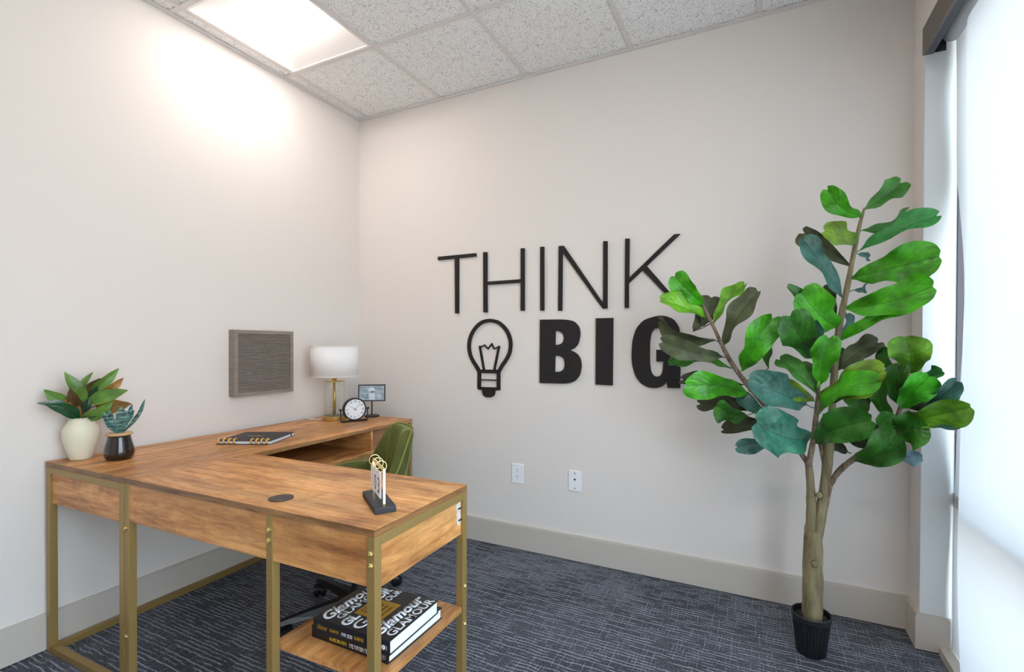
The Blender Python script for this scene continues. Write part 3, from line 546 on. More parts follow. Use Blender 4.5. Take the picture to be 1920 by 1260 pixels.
r_((RR-q, q+.0005, ZT-q), (RR, RD-q-.0005, ZT)); r_((RR-q, q+.0005, 0), (RR, RD-q-.0005, q)); r_((W1-q, RD+.04, .578), (W1-.002, LL-q-.0005, .599));
pn = lambda a, b, m, n='apron_panel': bbox(n, a, b, m, dk, .001)
pn((q+.0045, .008, .585), (W0-.0295, .022, ZT-q-.0005), M_wx)
pn((W0+.0275, .003, .599), (1.2615, .018, ZT), M_wx); pn((1.2875, .003, .599), (RR-q-.0005, .018, ZT), M_wx)
pn((RR-.021, q+.0005, .590), (RR-.007, RD-q-.0005, ZT-q-.0005), M_wy)
pn((1.264, q+.003, .3335), (RR-.003, RD-q-.002, .353), M_wy, 'lower_shelf')
# cubby and drawer under the long side
pn((.035, RD+.02, .600), (W1-.003, LL-q-.001, .618), M_wy, 'cubby_floor'); pn((.035, RD+.02, .6185), (.05, LL-q-.001, ZT), M_wy, 'cubby_back')
pn((.051, RD+.02, .6185), (W1-.01, RD+.035, ZT), M_wx, 'cubby_side'); pn((.051, 1.138, .6185), (W1-.004, 1.153, ZT), M_wx, 'cubby_divider')
dr = pn((W1-.03, 1.156, .6205), (W1-.012, LL-q-.004, ZT-.004), M_wd, 'drawer_front')
bbox('drawer_box', (.06, 1.165, .625), (W1-.0305, LL-q-.012, ZT-.03), M_wy, dk)
bbox('pull_tab', (W1-.014, 1.34, ZT-.016), (W1+.004, 1.40, ZT-.003), M_bolt, dr, .002)
lath('cable_grommet', [(0, .0), (.034, .0), (.034, .0025), (.031, .0035), (0, .003)], mat('dark_grommet_plastic', '40342E', .5), dk, 40, (1.232, .073, DZ+.0002))
def bolt(x, y, z, d):
    bm = bmesh.new(); lathe(bm, [(0, 0), (.0075, 0), (.0075, .003), (.005, .0055), (.0028, .0055), (.0028, .003), (0, .003)], 14)
    rm = Matrix.Rotation(R(90), 4, 'X') if d == 'y' else Matrix.Rotation(R(90), 4, 'Y')
    bmesh.ops.transform(bm, matrix=Matrix.Translation((x, y, z)) @ rm, verts=bm.verts); mk('bolt', bm, M_bolt, dk)
for x in (1.2745, RR-.0125): bolt(x, .0012 if x < 1.5 else .0002, .686, 'y'); bolt(x, .0012 if x < 1.5 else .0002, .656, 'y')
bolt(W0+.014, .001, .60-.025, 'y'); bolt(W0+.014, .001, .20, 'y'); bolt(RR-.0002, RD-.012, .415, 'x'); bolt(RR-.0002, RD-.012, .29, 'x')
bolt(.02, .026, .030, 'y'); bolt(.028, q, .018, 'x')
# torn white edge of the end panel with small hooks
M_torn = mat('torn_white_edge', 'CFC9C0', .8)
bm = bmesh.new(); pts = [(.375, .695), (.385, .699), (.400, .70), (.402, .632), (.396, .622), (.385, .626), (.379, .64), (.384, .652), (.377, .66), (.383, .672), (.376, .682)]
lo = [bm.verts.new((RR-.0068, a, b)) for a, b in pts]; hi = [bm.verts.new((RR-.0045, a, b)) for a, b in pts]; bm.faces.new(lo[::-1]); bm.faces.new(hi)
for i in range(len(pts)): j = (i+1) % len(pts); bm.faces.new((lo[i], lo[j], hi[j], hi[i]))
tn = mk('torn_panel_edge', bm, M_torn, dk); tn['label'] = 'chipped white edge'
bbox('hook', (RR-.0044, .386, .678), (RR-.001, .404, .682), M_pl, tn); bbox('hook', (RR-.0044, .388, .640), (RR-.001, .404, .644), M_pl, tn)

# ------------------------------------------------------------------ books on the lower shelf
M_bk = mat('black_book_cover', '1B1A1E', .35); M_bk2 = mat('blue_black_book_cover', '17181E', .4); M_pg = mat('white_page_block', 'E8EEF5', .7); k = N(M_pg); k.bump(k.noise(k.co((3, 3, 900)), 1, 2), .3, .001)
M_wt = mat('white_print', 'EDEEF2', .5); M_gold = mat('gold_foil_print', 'B98A26', .4, .3); M_yel = mat('yellow_print', 'E8C534', .5); M_gry = mat('grey_print', '8A8A8C', .5)
def book(loc, rz, L, Wd, hh, label, cover):
    b = thing('book', loc, label, 'book', rz=rz, group='books on the lower shelf')
    c = .003; bm = bmesh.new()
    box(bm, (0, 0, 0), (L, Wd, c)); box(bm, (0, 0, hh-c), (L, Wd, hh)); box(bm, (0, 0, c), (L, .0045, hh-c)); mk('cover', bm, cover, b)
    bbox('page_block', (.003, .005, c), (L-.003, Wd-.004, hh-c), M_pg, b); return b
SHZ = .3535
b1 = book((1.352, -1.546, SHZ), 0.0, .288, .242, .034, 'thick black book with yellow and white spine lettering, at the bottom of the stack', M_bk2)
sp = lambda x, z, z_=0: axes((x, -.0003, z), (1, 0, 0), (0, 0, 1), (0, -1, 0))
text('lettering', 'KOBE BRYANT', sp(.072, .008), M_yel, b1, w=.068, h=.019, bold=.02)
text('lettering', 'THE MAMBA MENTALITY', sp(.145, .008), M_wt, b1, w=.112, h=.019, bold=.02)
bm = bmesh.new(); lathe(bm, [(.0075, 0), (.009, 0), (.009, .0005), (.0075, .0005), (.0075, 0)], 24); lathe(bm, [(0, 0), (.002, 0), (.002, .0005), (0, .0005)], 8)
for a in range(6): tube(bm, [(0.002*cos(a*pi/3), .002*sin(a*pi/3), .0002), (.006*cos(a*pi/3+.3), .006*sin(a*pi/3+.3), .0002)], .0007, 5)
bmesh.ops.transform(bm, matrix=axes((.271, -.0001, .017), (1, 0, 0), (0, 0, 1), (0, -1, 0)), verts=bm.verts); mk('emblem', bm, M_gry, b1)
TL, TW, TH = .272, .225, .040
b2 = book((1.384, -1.568, SHZ+.0342), .03, TL, TW, TH, 'black book with large white display lettering and a gold label, topmost of the stack', M_bk)
cv = lambda x, y: axes((x, y, TH+.0003), (0, 1, 0), (-1, 0, 0), (0, 0, 1))
lb = lambda s, x, y, wd, hh, **k: text('lettering', s, cv(x, y), M_wt, b2, w=wd, h=hh, **k)
lb('Glamour', .050, .010, .208, .044, shear=.4, bold=.035); lb('GLAMOUR', .078, .028, .190, .025, bold=.015)
lb('GL', .120, .008, .054, .036, bold=.05, shear=.15); lb('UR', .108, .160, .058, .030, bold=.05, shear=.15); lb('G', .166, .010, .044, .040, bold=.01); lb('OUR', .140, .160, .060, .026, bold=.02, shear=.2)
lb('A', .196, .020, .030, .022, bold=.03)
bbox('gold_label', (.088, .066, TH), (.186, .156, TH+.0006), M_gold, b2)
cg = lambda x, y: axes((x, y, TH+.0007), (0, 1, 0), (-1, 0, 0), (0, 0, 1))
for i, (s, wd, hh) in enumerate((('30 YEARS OF', .044, .007), ('WOMEN', .050, .011), ('WHO HAVE', .046, .007), ('RESHAPED', .046, .007), ('THE WORLD', .044, .007))):
    text('label_lettering', s, cg(.105+i*.0172, .080), M_bk, b2, w=wd*1.25, h=hh)
lb('Glamour', .234, .010, .208, .044, shear=.4, bold=.035); lb('GLAMOUR', .266, .022, .196, .029, bold=.015)
text('lettering', 'Glamour', sp(.016, .014), M_gold, b2, w=.038, h=.014, shear=.4); text('lettering', 'GLAMOUR', sp(.062, .015), M_gold, b2, w=.034, h=.009, bold=.01)
text('lettering', '1990 2020', sp(.105, .014), M_wt, b2, w=.040, h=.010); text('lettering', 'GLAMOUR', sp(.152, .015), M_gold, b2, w=.034, h=.010, bold=.03)
text('lettering', 'GLAMOUR', sp(.200, .015), M_gold, b2, w=.034, h=.010, bold=.01)
bm = bmesh.new(); lathe(bm, [(.0, 0), (.0065, 0), (.0065, .0005), (0, .0005)], 24); bmesh.ops.transform(bm, matrix=axes((.253, -.0001, .020), (1, 0, 0), (0, 0, 1), (0, -1, 0)), verts=bm.verts); mk('emblem', bm, M_wt, b2)
text('emblem_letter', '1', axes((.2515, -.0008, .0165), (1, 0, 0), (0, 0, 1), (0, -1, 0)), M_bk, b2, h=.007); bbox('emblem_bar', (.2635, -.0005, .014), (.2645, -.0001, .026), M_wt, b2)

# ------------------------------------------------------------------ green velvet task chair
M_vel = mat('olive_green_velvet', '525C18', .75, Sheen_Weight=.8, Sheen_Roughness=.35); M_vel.node_tree.nodes['Principled BSDF'].inputs['Sheen Tint'].default_value = C('C6D68A')
k = N(M_vel); k.base(k.ramp(k.noise(k.co((7, 7, 4)), 1, 4, .6), [(.3, '37390B'), (.7, '5F6218')])); M_pipe = mat('velvet_piping', '767A34', .7)
ch = thing('office_chair', (.930, -.945, 0), 'green velvet tub chair on a black five-star base tucked into the desk corner', 'chair', rz=R(55))
# local +x is towards the back
def hgt(a):
    a = abs(a); t_ = min(1, max(0, (a-24)/38)); t_ = t_*t_*(3-2*t_); return .832-.200*t_-.02*max(0, (a-70)/50)
def prof(a):
    h = hgt(a); lean = (h-.45)*.10
    return [(.195, .405), (.232, .43), (.248+lean*.4, .43+(h-.43)*.5), (.256+lean, h-.022), (.244+lean, h-.004), (.226+lean, h), (.208+lean, h-.008), (.200+lean, h-.03), (.198+lean*.4, .45+(h-.45)*.45), (.190, .455)]
bm = bmesh.new(); rows = []; aa = [-128+4*i for i in range(65)]
for a in aa:
    rows.append([bm.verts.new((r*cos(R(a))-.055, r*sin(R(a)), z)) for r, z in prof(a)])
for r0, r1 in zip(rows, rows[1:]):
    n = len(r0)
    for i in range(n): bm.faces.new((r0[i], r1[i], r1[(i+1) % n], r0[(i+1) % n]))
bm.faces.new(rows[0][::-1]); bm.faces.new(rows[-1])
bk = mk('backrest', bm, M_vel, ch, smooth=True)
bm = bmesh.new(); tube(bm, [(-.055+.249*cos(R(a))+(hgt(a)-.45)*.10*cos(R(a)), .249*sin(R(a))+(hgt(a)-.45)*.1*sin(R(a)), hgt(a)-.001) for a in aa], .0045, 8); mk('piping', bm, M_pipe, bk, smooth=True)
for a in (-24, 24):
    bm = bmesh.new(); tube(bm, [((r+.001)*cos(R(a))-.055, (r+.001)*sin(R(a)), z) for r, z in prof(a)[6:]], .003, 6); mk('seam', bm, M_pipe, bk, smooth=True)
bm = bmesh.new(); lathe(bm, [(0, .42), (.17, .42), (.188, .43), (.19, .46), (.185, .49), (.165, .505), (.08, .512), (0, .514)], 40)
for v in bm.verts:
    v.co.x = v.co.x*(1.28 if v.co.x < 0 else 1)-.04
mk('seat', bm, M_vel, ch, smooth=True)
bm = bmesh.new(); lathe(bm, [(0, .385), (.13, .385), (.16, .40), (.17, .4195), (0, .4195)], 32); mk('seat_pan', bm, M_pl, ch, smooth=False)
bm = bmesh.new(); lathe(bm, [(0, .06), (.036, .06), (.04, .075), (.036, .115), (.028, .14), (.028, .25), (.016, .255), (.016, .3849), (0, .3849)], 24); autosmooth(mk('gas_column', bm, M_pl, ch))
for i in range(5):
    a = R(98+72*i-55); d = Vector((cos(a), sin(a), 0)); n = Vector((-sin(a), cos(a), 0)); RC = .298
    bm = bmesh.new(); S_ = [(.028, .030, .062, .108), (.15, .022, .066, .100), (RC-.02, .017, .070, .090), (RC+.014, .014, .070, .086)]; rr = []
    for r, hw, z0, z1 in S_: rr.append([bm.verts.new(d*r+n*s*ww+Vector((0, 0, z))) for s, ww, z in ((-1, hw, z0), (1, hw, z0), (1, hw*.7, z1), (-1, hw*.7, z1))])
    for x0, x1 in zip(rr, rr[1:]):
        for q4 in range(4): bm.faces.new((x0[q4], x0[(q4+1) % 4], x1[(q4+1) % 4], x1[q4]))
    bm.faces.new(rr[0][::-1]); bm.faces.new(rr[-1]); lgm = mk('base_leg', bm, M_pl, ch)
    bm = bmesh.new(); ax = Vector((cos(a+.8), sin(a+.8), 0)); px = Vector((-ax.y, ax.x, 0)); c0 = d*RC
    for s in (-1, 1):
        M4 = Matrix.Translation(c0+ax*(.003 if s > 0 else -.027)+Vector((0, 0, .0275))) @ Matrix((( -px.x, 0, ax.x, 0), (-px.y, 0, ax.y, 0), (0, 1, 0, 0), (0, 0, 0, 1))).to_4x4()
        b5 = bmesh.new(); lathe(b5, [(0, 0), (.020, .0), (.0272, .005), (.0272, .018), (.020, .024), (0, .0245)], 22); b5.transform(M4); tm = bpy.data.meshes.new('t'); b5.to_mesh(tm); b5.free(); bm.from_mesh(tm); bpy.data.meshes.remove(tm)
    tube(bm, [c0+Vector((0, 0, .03)), c0+Vector((0, 0, .072))], .006, 8); tube(bm, [c0-ax*.026+Vector((0, 0, .034)), c0+ax*.026+Vector((0, 0, .034))], .0255, 18); mk('caster', bm, M_pl, lgm, smooth=False)
for o in list(bpy.data.objects):
    if o.name.startswith('caster'): autosmooth(o, 50)

# ------------------------------------------------------------------ things on the desk
ZD = DZ+.0004
M_cer = mat('cream_ceramic', 'E3DCC4', .45); M_soil = mat('dark_filler', '3A3028', .9)
vs = thing('magnolia_vase', (.078, -1.575, ZD), 'cream ceramic vase of green and brown magnolia leaves at the desk end', 'plant')
autosmooth(lath('vase', [(0, 0), (.031, 0), (.034, .003), (.044, .035), (.054, .075), (.0575, .105), (.055, .122), (.041, .148), (.0365, .156), (.0365, .160), (.039, .164), (.036, .166), (.033, .163), (.033, .154), (.05, .12), (.05, .09), (0, .08)], M_cer, vs, 56), 25)
pt = thing('snake_plant', (.22, -1.51, ZD), 'banded snake plant in a small glossy dark brown pot right of the cream vase', 'plant')
M_glz = mat('dark_brown_glaze', '1E1512', .06, Coat_Weight=.6)
lath('pot', [(0, 0), (.034, 0), (.043, .004), (.0485, .018), (.049, .030), (.046, .05), (.041, .07), (.037, .088), (.036, .096), (.033, .096), (0, .09)], M_glz, pt, 48)
lath('pot_collar', [(0, .0962), (.040, .0962), (.043, .098), (.0435, .103), (.040, .1055), (.01, .1055), (0, .104)], mat('tan_cork_collar', 'C7A27A', .8), pt, 48)
def P_fig(s):
    T_ = [(0, .06), (.06, .16), (.14, .38), (.25, .55), (.36, .60), (.46, .66), (.58, .84), (.70, .98), (.8, 1.0), (.88, .92), (.94, .80), (.98, .60), (1, .34)]
    for (a, b), (c, d) in zip(T_, T_[1:]):
        if s <= c: return b+(d-b)*(s-a)/(c-a)
    return .34
P_lan = lambda s: max(.04, (sin(pi*s**.85))**.8)
P_snk = lambda s: max(.10, min(1, .35+1.5*s)*(1 if s < .5 else (1-((s-.5)/.5)**3.4)))
def leaf(root, d, m, profile, rnd, fold=.25, bend=.12, wave=.12, ns=20, nu=10, stem=None, wmul=1.0, name='leaf'):
    bx, by, bz, tx, ty, tz, wd, roll, nx, ny_, nz_ = d[:11]
    B = Vector((bx, by, bz)); Tp = Vector((tx, ty, tz)); ax = Tp-B; Ln = ax.length; ax.normalize(); nn = Vector((nx, ny_, nz_)); nn = (nn-ax*nn.dot(ax)).normalized()
    sg = 1 if rnd.random() < .5 else -1
    q = Matrix.Rotation(R(roll)*sg, 3, ax); nn = q @ nn; sd = ax.cross(nn)
    hw = wd/2*wmul*(1+.15*(roll > 30)); ph = rnd.random()*6; bend *= rnd.uniform(.5, 1.4); notch = rnd.uniform(.03, .12) if profile is P_fig else 0; fold *= rnd.uniform(.6, 1.4); sb_ = rnd.uniform(-.10, .10)
    bm = bmesh.new(); uvl = bm.loops.layers.uv.new('UVMap'); g = []; uvs = {}; o0 = root.location
    for i in range(ns+1):
        s = i/ns; c = B+ax*(Ln*s)+nn*(Ln*bend*sin(pi*s)*.9)+sd*(Ln*sb_*sin(pi*s)); row = []; W_ = hw*profile(s)
        for j in range(nu+1):
            u = -1+2*j/nu; au = abs(u)
            off = W_*(fold*au+wave*(sin(s*11+ph+(1.7 if u > 0 else 0))*au*au))+W_*.15*sin((s*7-au*3.2)*2*pi)*au*(1-au)*2.2
            wsc = 1+.05*sin(s*15+ph*2+(2 if u > 0 else 0))*au
            v = bm.verts.new(c+sd*(W_*u*wsc)+nn*off+ax*(Ln*notch*(au-.55)*max(0, (s-.78)/.22)*(1-1.6*max(0, au-.5)))-o0); uvs[v] = (.5+u*.5, s); row.append(v)
        g.append(row)
    for i in range(ns):
        for j in range(nu):
            f = bm.faces.new((g[i][j], g[i][j+1], g[i+1][j+1], g[i+1][j]))
            for lp in f.loops: lp[uvl].uv = uvs[lp.vert]
    f0 = bm.faces[:] ; bm.normal_update()
    if f0 and f0[len(f0)//2].normal.dot(nn) < 0: bmesh.ops.reverse_faces(bm, faces=f0)
    if stem is not None:
        st_, rr = stem; k0 = len(bm.verts); mid = (st_+B)/2+Vector((0, 0, -.004)); tube(bm, [st_-o0, mid-o0, B+ax*Ln*.04-o0, B+ax*Ln*.30+nn*Ln*bend*.7-o0], [rr, rr*.8, rr*.7, rr*.3], 6)
    me = bpy.data.meshes.new(name); bm.to_mesh(me); bm.free(); me.materials.append(m); me.polygons.foreach_set('use_smooth', [True]*len(me.polygons))
    o = bpy.data.objects.new(name, me); link(o, root); return o
rnd = random.Random(7)
vr = Vector((.078, -1.575, ZD+.155))
for d in MAG:
    d = list(d); a = vr+(Vector(d[0:3])-vr)*.72; d[0:3] = list(a); leaf(vs, d, MM[d[11]], P_lan, rnd, .30, .14, .08, 16, 8, wmul=1.65)
    bm = bmesh.new(); pth = spline([vr+Vector((rnd.uniform(-.015, .015), rnd.uniform(-.015, .015), -.03)), vr+(a-vr)*.5+Vector((0, 0, .008)), a], 3); tube(bm, [p-vs.location for p in pth], .0022, 6)
    mk('stem', bm, M_twig, vs, smooth=True)
sr = Vector((.22, -1.51, ZD+.102))
for d in SNAKE:
    d = list(d); B = Vector(d[:3]); c = sr+(B-sr)*.35; d[0], d[1], d[2] = c.x, c.y, sr.z
    leaf(pt, d, M_snake, P_snk, rnd, .20, .05, .12, 18, 6, wmul=.92)
# notebook
nb = thing('notebook', (.283, -1.170, ZD), 'black ring-bound planner with gold rings lying on the desk', 'notebook', rz=R(25))
bbox('back_cover', (0, 0, 0), (.248, .235, .0018), M_bk, nb); bbox('page_block', (.003, .012, .0019), (.245, .232, .0145), M_pg, nb); bbox('front_cover', (0, .008, .0146), (.248, .236, .0166), mat('charcoal_cover', '2E2A30', .5), nb)
bbox('elastic_band', (.228, .2315, .0008), (.234, .2375, .0172), M_bk2, nb); bbox('elastic_strap', (.2475, .195, .0005), (.2495, .201, .0172), M_bk2, nb)
M_ring = mat('gold_ring_metal', 'F0C070', .35, .6)
for x in (.012, .036, .060, .084, .162, .186, .210, .234):
    bm = bmesh.new(); tube(bm, [(x, .012+.0125*cos(t_), .0146+.0105*sin(t_)) for t_ in [i*2*pi/20 for i in range(21)]], .0036, 8, cap=False); mk('ring', bm, M_ring, nb, smooth=True)
bm = bmesh.new(); tube(bm, [(.075+.0028*i, .125+.006*sin(i*1.3)+.003*sin(i*.5), .0167) for i in range(26)], .0009, 5); mk('gold_script', bm, M_ring, nb)
# lamp
lp = thing('table_lamp', (.190, -.400, ZD), 'table lamp with a white drum shade, clear glass cylinder and brass base', 'lamp')
autosmooth(lath('base', [(0, 0), (.064, 0), (.0655, .003), (.0655, .024), (.063, .028), (0, .028)], mat('aged_brass', 'C6A662', .35, .6), lp, 48), 30)
M_abr = bpy.data.materials['aged_brass']
M_gl2 = thin_glass('lamp_glass', (.97, .985, .965, 1), .7)
lath('glass_cylinder', [(.0575, .030), (.0575, .234)], M_gl2, lp, 56)
lath('glass_foot', [(0, .0283), (.056, .0283), (.056, .0298), (0, .0298)], mat('green_tinted_glass_foot', '5E7266', .1), lp, 48)
lath('top_cap', [(0, .2345), (.059, .2345), (.059, .2385), (0, .2385)], M_abr, lp, 48)
lath('pole', [(0, .030), (.009, .030), (.009, .234), (0, .234)], M_abr, lp, 24); lath('neck', [(0, .239), (.0125, .239), (.0125, .262), (.006, .262), (.006, .33), (0, .33)], M_abr, lp, 24)
M_shade = bpy.data.materials.new('white_linen_shade'); M_shade.use_nodes = True; k = N(M_shade); tr = k.n('BsdfTranslucent'); tr.inputs[0].default_value = (.92, .89, .86, 1); mx = k.n('MixShader'); mx.inputs[0].default_value = .15
k.b.inputs['Base Color'].default_value = C('FCFAF8'); k.b.inputs['Roughness'].default_value = .9; k.l(k.b.outputs[0], mx.inputs[1]); k.l(tr.outputs[0], mx.inputs[2]); k.l(mx.outputs[0], k.t.nodes['Material Output'].inputs[0])
sd = lath('lamp_shade', [(.1365, .268), (.1385, .268), (.1355, .450), (.1335, .450), (.1365, .268)], M_shade, lp, 72)
for z, rr in ((.2685, .1385), (.4495, .1355)):
    bm = bmesh.new(); tube(bm, [(rr*cos(i*2*pi/64), rr*sin(i*2*pi/64), z) for i in range(65)], .0018, 6, cap=False); mk('shade_trim', bm, M_shade, sd, smooth=True)
bm = bmesh.new()
for a in (0, 2*pi/3, 4*pi/3): tube(bm, [(0, 0, .32), (.134*cos(a), .134*sin(a), .44)], .0015, 5)
mk('spider', bm, M_abr, lp)
bm = bmesh.new(); tube(bm, spline([(-.055, -.03, .006), (-.09, -.05, .0035), (-.115, -.045, .0035), (-.13, -.06, .0035), (-.185, -.05, .003)], 5), .003, 6); mk('power_cord', bm, M_wht, lp, smooth=True)
# clock
ck = thing('desk_clock', (.345, -.392, ZD), 'round black clock with roman numerals on a wire stand in front of the lamp', 'clock', rz=R(64))
cz = .0745; RXm = Matrix.Translation((0, .016, cz)) @ Matrix.Rotation(R(90), 4, 'X')
def cyl(name, prof, m, parent, n=48, M=RXm):
    bm = bmesh.new(); lathe(bm, prof, n); bm.transform(M); return autosmooth(mk(name, bm, m, parent))
M_ck = mat('black_clock_metal', '17161A', .4)
cyl('case', [(0, 0), (.066, 0), (.068, .004), (.068, .030), (.0665, .034), (.061, .034), (.0595, .029), (0, .029)], M_ck, ck)
cyl('dial', [(0, .0291), (.0592, .0291), (.0592, .0300), (0, .0300)], mat('white_dial', 'F0F2F5', .5), ck)
RN = ['XII', 'I', 'II', 'III', 'IIII', 'V', 'VI', 'VII', 'VIII', 'IX', 'X', 'XI']
for i, s in enumerate(RN):
    a = pi/2-i*pi/6; c = Vector((.0475*cos(a), 0, cz+.0475*sin(a))); yv = Vector((cos(a), 0, sin(a))); xv = Vector((sin(a), 0, -cos(a)))
    wd = {1: .0022, 2: .0055, 3: .008, 4: .010}[len(s)]*(1.3 if any(q5 in s for q5 in 'XV') else 1); o0 = c-xv*wd*.65-yv*.0065; o0.y = -.0142
    text('numeral', s, axes(o0, xv, yv, (0, -1, 0)), M_ck, ck, w=wd*1.3, h=.0135)
def hand(name, ang, l, wd):
    a = pi/2-ang; d = Vector((cos(a), 0, sin(a))); n = Vector((-sin(a), 0, cos(a))); bm = bmesh.new(); c = Vector((0, -.0150, cz))
    v = [bm.verts.new(c+q6) for q6 in (-d*.012-n*wd*.6, -d*.012+n*wd*.6, d*l+n*wd*.25, d*l-n*wd*.25)]; v2 = [bm.verts.new(x.co+Vector((0, -.0006, 0))) for x in v]
    bm.faces.new(v); bm.faces.new(v2[::-1])
    for i in range(4): bm.faces.new((v[i], v[(i+1) % 4], v2[(i+1) % 4], v2[i]))
    mk(name, bm, M_ck, ck)
hand('hour_hand', R(304), .036, .0022); hand('minute_hand', R(44), .052, .0018)
bm = bmesh.new(); lathe(bm, [(0, 0), (.003, 0), (.003, .002), (0, .002)], 12); bm.transform(Matrix.Translation((0, -.0145, cz)) @ Matrix.Rotation(R(90), 4, 'X')); mk('hub', bm, M_ck, ck)
bm = bmesh.new(); tube(bm, [(-.079, 0, cz+.004), (-.079, 0, .012), (-.076, -.004, .0045), (-.070, -.018, .004), (-.066, -.020, .004), (.066, -.020, .004), (.070, -.018, .004), (.076, -.004, .0045), (.079, 0, .012), (.079, 0, cz+.004)], .0035, 8); tube(bm, [(-.078, 0, .0045), (-.074, .02, .004), (.074, .02, .004), (.078, 0, .0045)], .003, 8)
mk('stand', bm, M_ck, ck, smooth=True)
for s in (-1, 1):
    bm = bmesh.new(); tube(bm, [(s*.066, 0, cz), (s*.080, 0, cz), (s*.0801, 0, cz), (s*.088, 0, cz)], [.004, .004, .0075, .0065], 14); autosmooth(mk('pivot_knob', bm, M_ck, ck))
# pedestal picture frame
pf = thing('picture_frame', (.291, -.190, ZD), 'small black pedestal frame with a grey picture behind the clock', 'picture frame', rz=R(38))
autosmooth(lath('base', [(0, 0), (.047, 0), (.047, .007), (.044, .0095), (0, .0095)], M_ck, pf, 40), 30); bbox('post', (-.004, -.004, .0095), (.004, .004, .098), M_ck, pf)
bm = bmesh.new(); fw_, fz0, fz1 = .083, .098, .205
for a, b in (((-fw_, fz0), (fw_, fz0+.006)), ((-fw_, fz1-.006), (fw_, fz1)), ((-fw_, fz0+.006), (-fw_+.006, fz1-.006)), ((fw_-.006, fz0+.006), (fw_, fz1-.006))): box(bm, (a[0], -.008, a[1]), (b[0], .008, b[1]))
mk('frame', bm, M_ck, pf)
M_pic = mat('grey_photo_print', '93A4B2', .25); k = N(M_pic); k.base(k.ramp(k.noise(k.co((18, 1, 30)), 1, 5, .6, 1.5), [(.3, '71848F'), (.7, 'CBD8E0')]))
pic = bbox('picture', (-fw_+.0062, -.003, fz0+.0062), (fw_-.0062, .003, fz1-.0062), M_pic, pf)
def flat(name, P, m, y=-.0035):
    bm = bmesh.new(); v = [bm.verts.new((a, y, b)) for a, b in P]; f = bm.faces.new(v); ex = bmesh.ops.extrude_face_region(bm, geom=[f]); [setattr(g.co, 'y', y+.0005) for g in ex['geom'] if isinstance(g, bmesh.types.BMVert)]; return mk(name, bm, m, pic)
M_p1 = mat('print_light_grey', 'D5DEE4', .3); M_p2 = mat('print_dark_grey', '4E5C68', .3)
el = lambda cx, cy, a, b, t0=0, t1=360, n=18: [(cx+a*cos(R(t0+(t1-t0)*i/n)), cy+b*sin(R(t0+(t1-t0)*i/n))) for i in range(n)]
flat('figure', el(0, .168, .021, .020, 0, 180)+[(-.021, .166), (-.012, .160)], M_p1); flat('figure', [(-.016, .106), (-.020, .135), (-.011, .158), (.011, .158), (.020, .135), (.016, .106)], M_p1, -.0032); flat('figure', el(0, .157, .009, .006), M_p2, -.0040)
# flip desk calendar
cl = thing('flip_calendar', (1.537, -1.4715, ZD), 'small brass flip calendar showing 03 on a black block base', 'calendar', rz=R(-35.5))
bbox('base', (-.091, -.029, 0), (.091, .029, .017), mat('matte_black_block', '26272E', .55), cl, .0015)
M_gp = mat('polished_gold', 'F0DE9E', .15, .9)
bm = bmesh.new(); box(bm, (.068, -.003, .017), (.0745, .003, .118)); box(bm, (-.0745, -.003, .017), (-.068, .003, .118)); box(bm, (-.068, -.003, .111), (.068, .003, .118)); mk('gold_frame', bm, M_gp, cl)
M_card = mat('white_card', 'F0F2F8', .5); M_red = mat('dark_red_print', '5A1F22', .5)
for x, s in ((-.045, ''), (.0, '0'), (.043, '3')):
    for t in range(3):
        dx = .0015*t; bm = bmesh.new(); y = -.006-.0016*(2-t); c_ = .006; P = [(x-.0195+c_, .107), (x+.0195-c_, .107), (x+.0195, .107-c_), (x+.0195, .034), (x-.0195, .034), (x-.0195, .107-c_)]
        lo = [bm.verts.new((a+dx*0, y, b-t*.001)) for a, b in P]; hi = [bm.verts.new((a, y+.0009, b-t*.001)) for a, b in P]; bm.faces.new(lo); bm.faces.new(hi[::-1])
        for i in range(6): bm.faces.new((lo[i], lo[(i+1) % 6], hi[(i+1) % 6], hi[i]))
        cdm = mk('card', bm, M_card, cl)
        if t == 0: first = cdm
    yy = -.0093
    if s: text('digit', s, axes((x-.012, yy, .044), (1, 0, 0), (0, 0, 1), (0, -1, 0)), M_red if s == '3' else M_bk, first, w=.024, h=.044, bold=.0)
    else:
        for i, s2 in enumerate(('A', 'B', 'C', 'D')[:0]): pass
        for i in range(5): bbox('printed_mark', (x+.004, yy-.0002, .045+i*.011), (x+.011, yy, .0485+i*.011), M_bk, first)
    for sx in (.0,):
        bm = bmesh.new(); tube(bm, [(x+sx, -.0025+.0155*cos(i*2*pi/24), .1185+.0155*sin(i*2*pi/24)) for i in range(25)], .0013, 6, cap=False); mk('ring', bm, M_gp, cl, smooth=True)

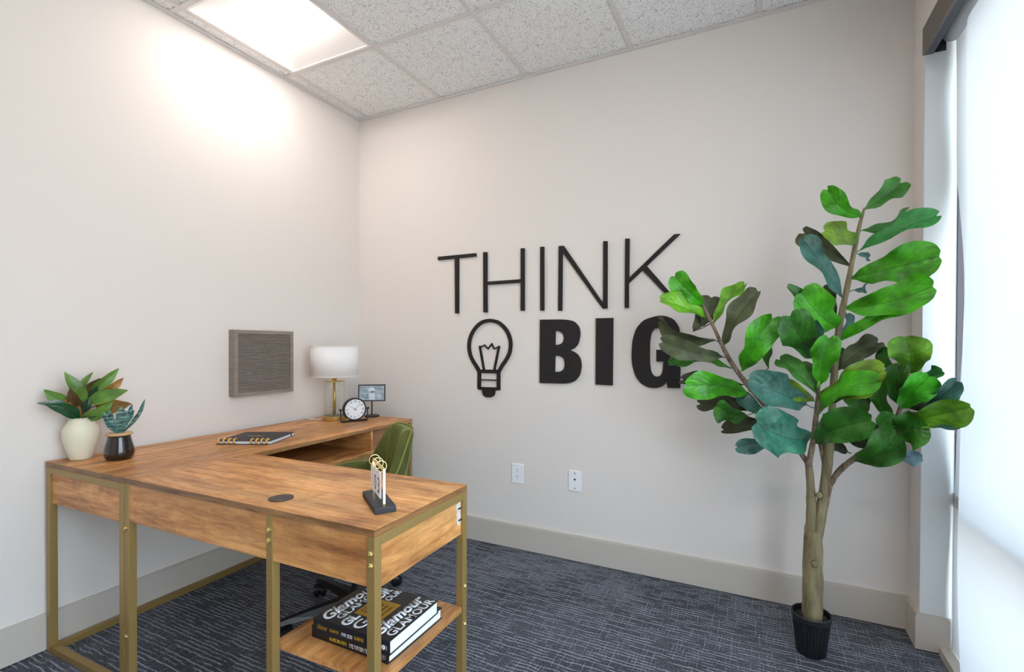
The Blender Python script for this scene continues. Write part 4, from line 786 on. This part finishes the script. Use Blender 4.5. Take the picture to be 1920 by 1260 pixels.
# ------------------------------------------------------------------ fiddle leaf fig
rnd = random.Random(11)
fg = thing('fiddle_leaf_fig', (2.727, -.355, 0), 'tall artificial fiddle leaf fig in a small ribbed black pot by the window', 'plant')
M_pot = mat('ribbed_black_plastic', '1A1B20', .5)
bm = bmesh.new(); n = 144; rings = []
for r, z, rib in ((.0, .003, 0), (.048, .0, 0), (.051, .004, 1), (.064, .128, 1), (.0665, .134, 0), (.0695, .138, 0), (.0705, .156, 0), (.068, .160, 0), (.065, .158, 0), (.063, .138, 0)):
    if r == 0: rings.append([bm.verts.new((0, 0, z))]); continue
    rings.append([bm.verts.new(((r+(rib*.0018*(1 if (i//2) % 2 else -1)))*cos(2*pi*i/n), (r+(rib*.0018*(1 if (i//2) % 2 else -1)))*sin(2*pi*i/n), z)) for i in range(n)])
for a, b in zip(rings, rings[1:]):
    for i in range(n):
        j = (i+1) % n
        bm.faces.new((a[0], b[i], b[j]) if len(a) == 1 else (a[i], a[j], b[j], b[i]))
mk('pot', bm, M_pot, fg)
bm = bmesh.new(); lathe(bm, [(0, .135), (.04, .134), (.0632, .133), (.0632, .137), (.045, .1385), (0, .141)], 36); mk('soil', bm, mat('dark_potting_foam', '24242A', .9), fg, smooth=True)
O = fg.location; nodes = []
for kname, P in BRANCH.items():
    pts = spline([p[:3] for p in P], 4); rr = [P[min(i//4, len(P)-1)][3]*(1-(i % 4)/4)+P[min(i//4+1, len(P)-1)][3]*((i % 4)/4) for i in range(len(pts))]
    bm = bmesh.new(); big = kname in ('trunk', 'stem_a', 'root', 'root2')
    rj = [r*(1+rnd.uniform(-.06, .06)+(.12 if (i % 8 == 5 and kname != 'trunk') else 0)) for i, r in enumerate(rr)]
    tube(bm, [Vector(p)-O for p in pts], rj, 14 if big else 9)
    mk('trunk' if big else 'branch', bm, M_bark if big or kname == 'stem_b' else M_twig, fg, smooth=True)
    if kname not in ('trunk', 'root', 'root2'): nodes += [Vector(p) for p in pts]
for P, rr in ((Vector((2.735, -.395, .37)), .012), (Vector((2.746, -.385, .635)), .011)):
    bm = bmesh.new(); lathe(bm, [(0, 0), (rr, .0), (rr*1.1, .006), (rr*.7, .012), (rr*.3, .011), (0, .008)], 12); bm.transform(Matrix.Translation(P-O) @ Matrix.Rotation(R(90), 4, 'X')); mk('branch_scar', bm, M_bark, fg, smooth=True)
for d in FIG:
    B = Vector(d[:3]); nr_ = min(nodes, key=lambda p: (p-B).length); 
    leaf(fg, d, FM[d[11]], P_fig, rnd, .40, .14, .32, 42, 14, stem=(nr_, .0026), wmul=1.0)
bm = bmesh.new(); lathe(bm, [(0, 0), (.006, .004), (.007, .012), (.004, .026), (0, .032)], 10); bm.transform(Matrix.Translation(Vector(BRANCH['br_mid'][-1][:3])-O)); mk('leaf_bud', bm, FM['l'], fg, smooth=True)
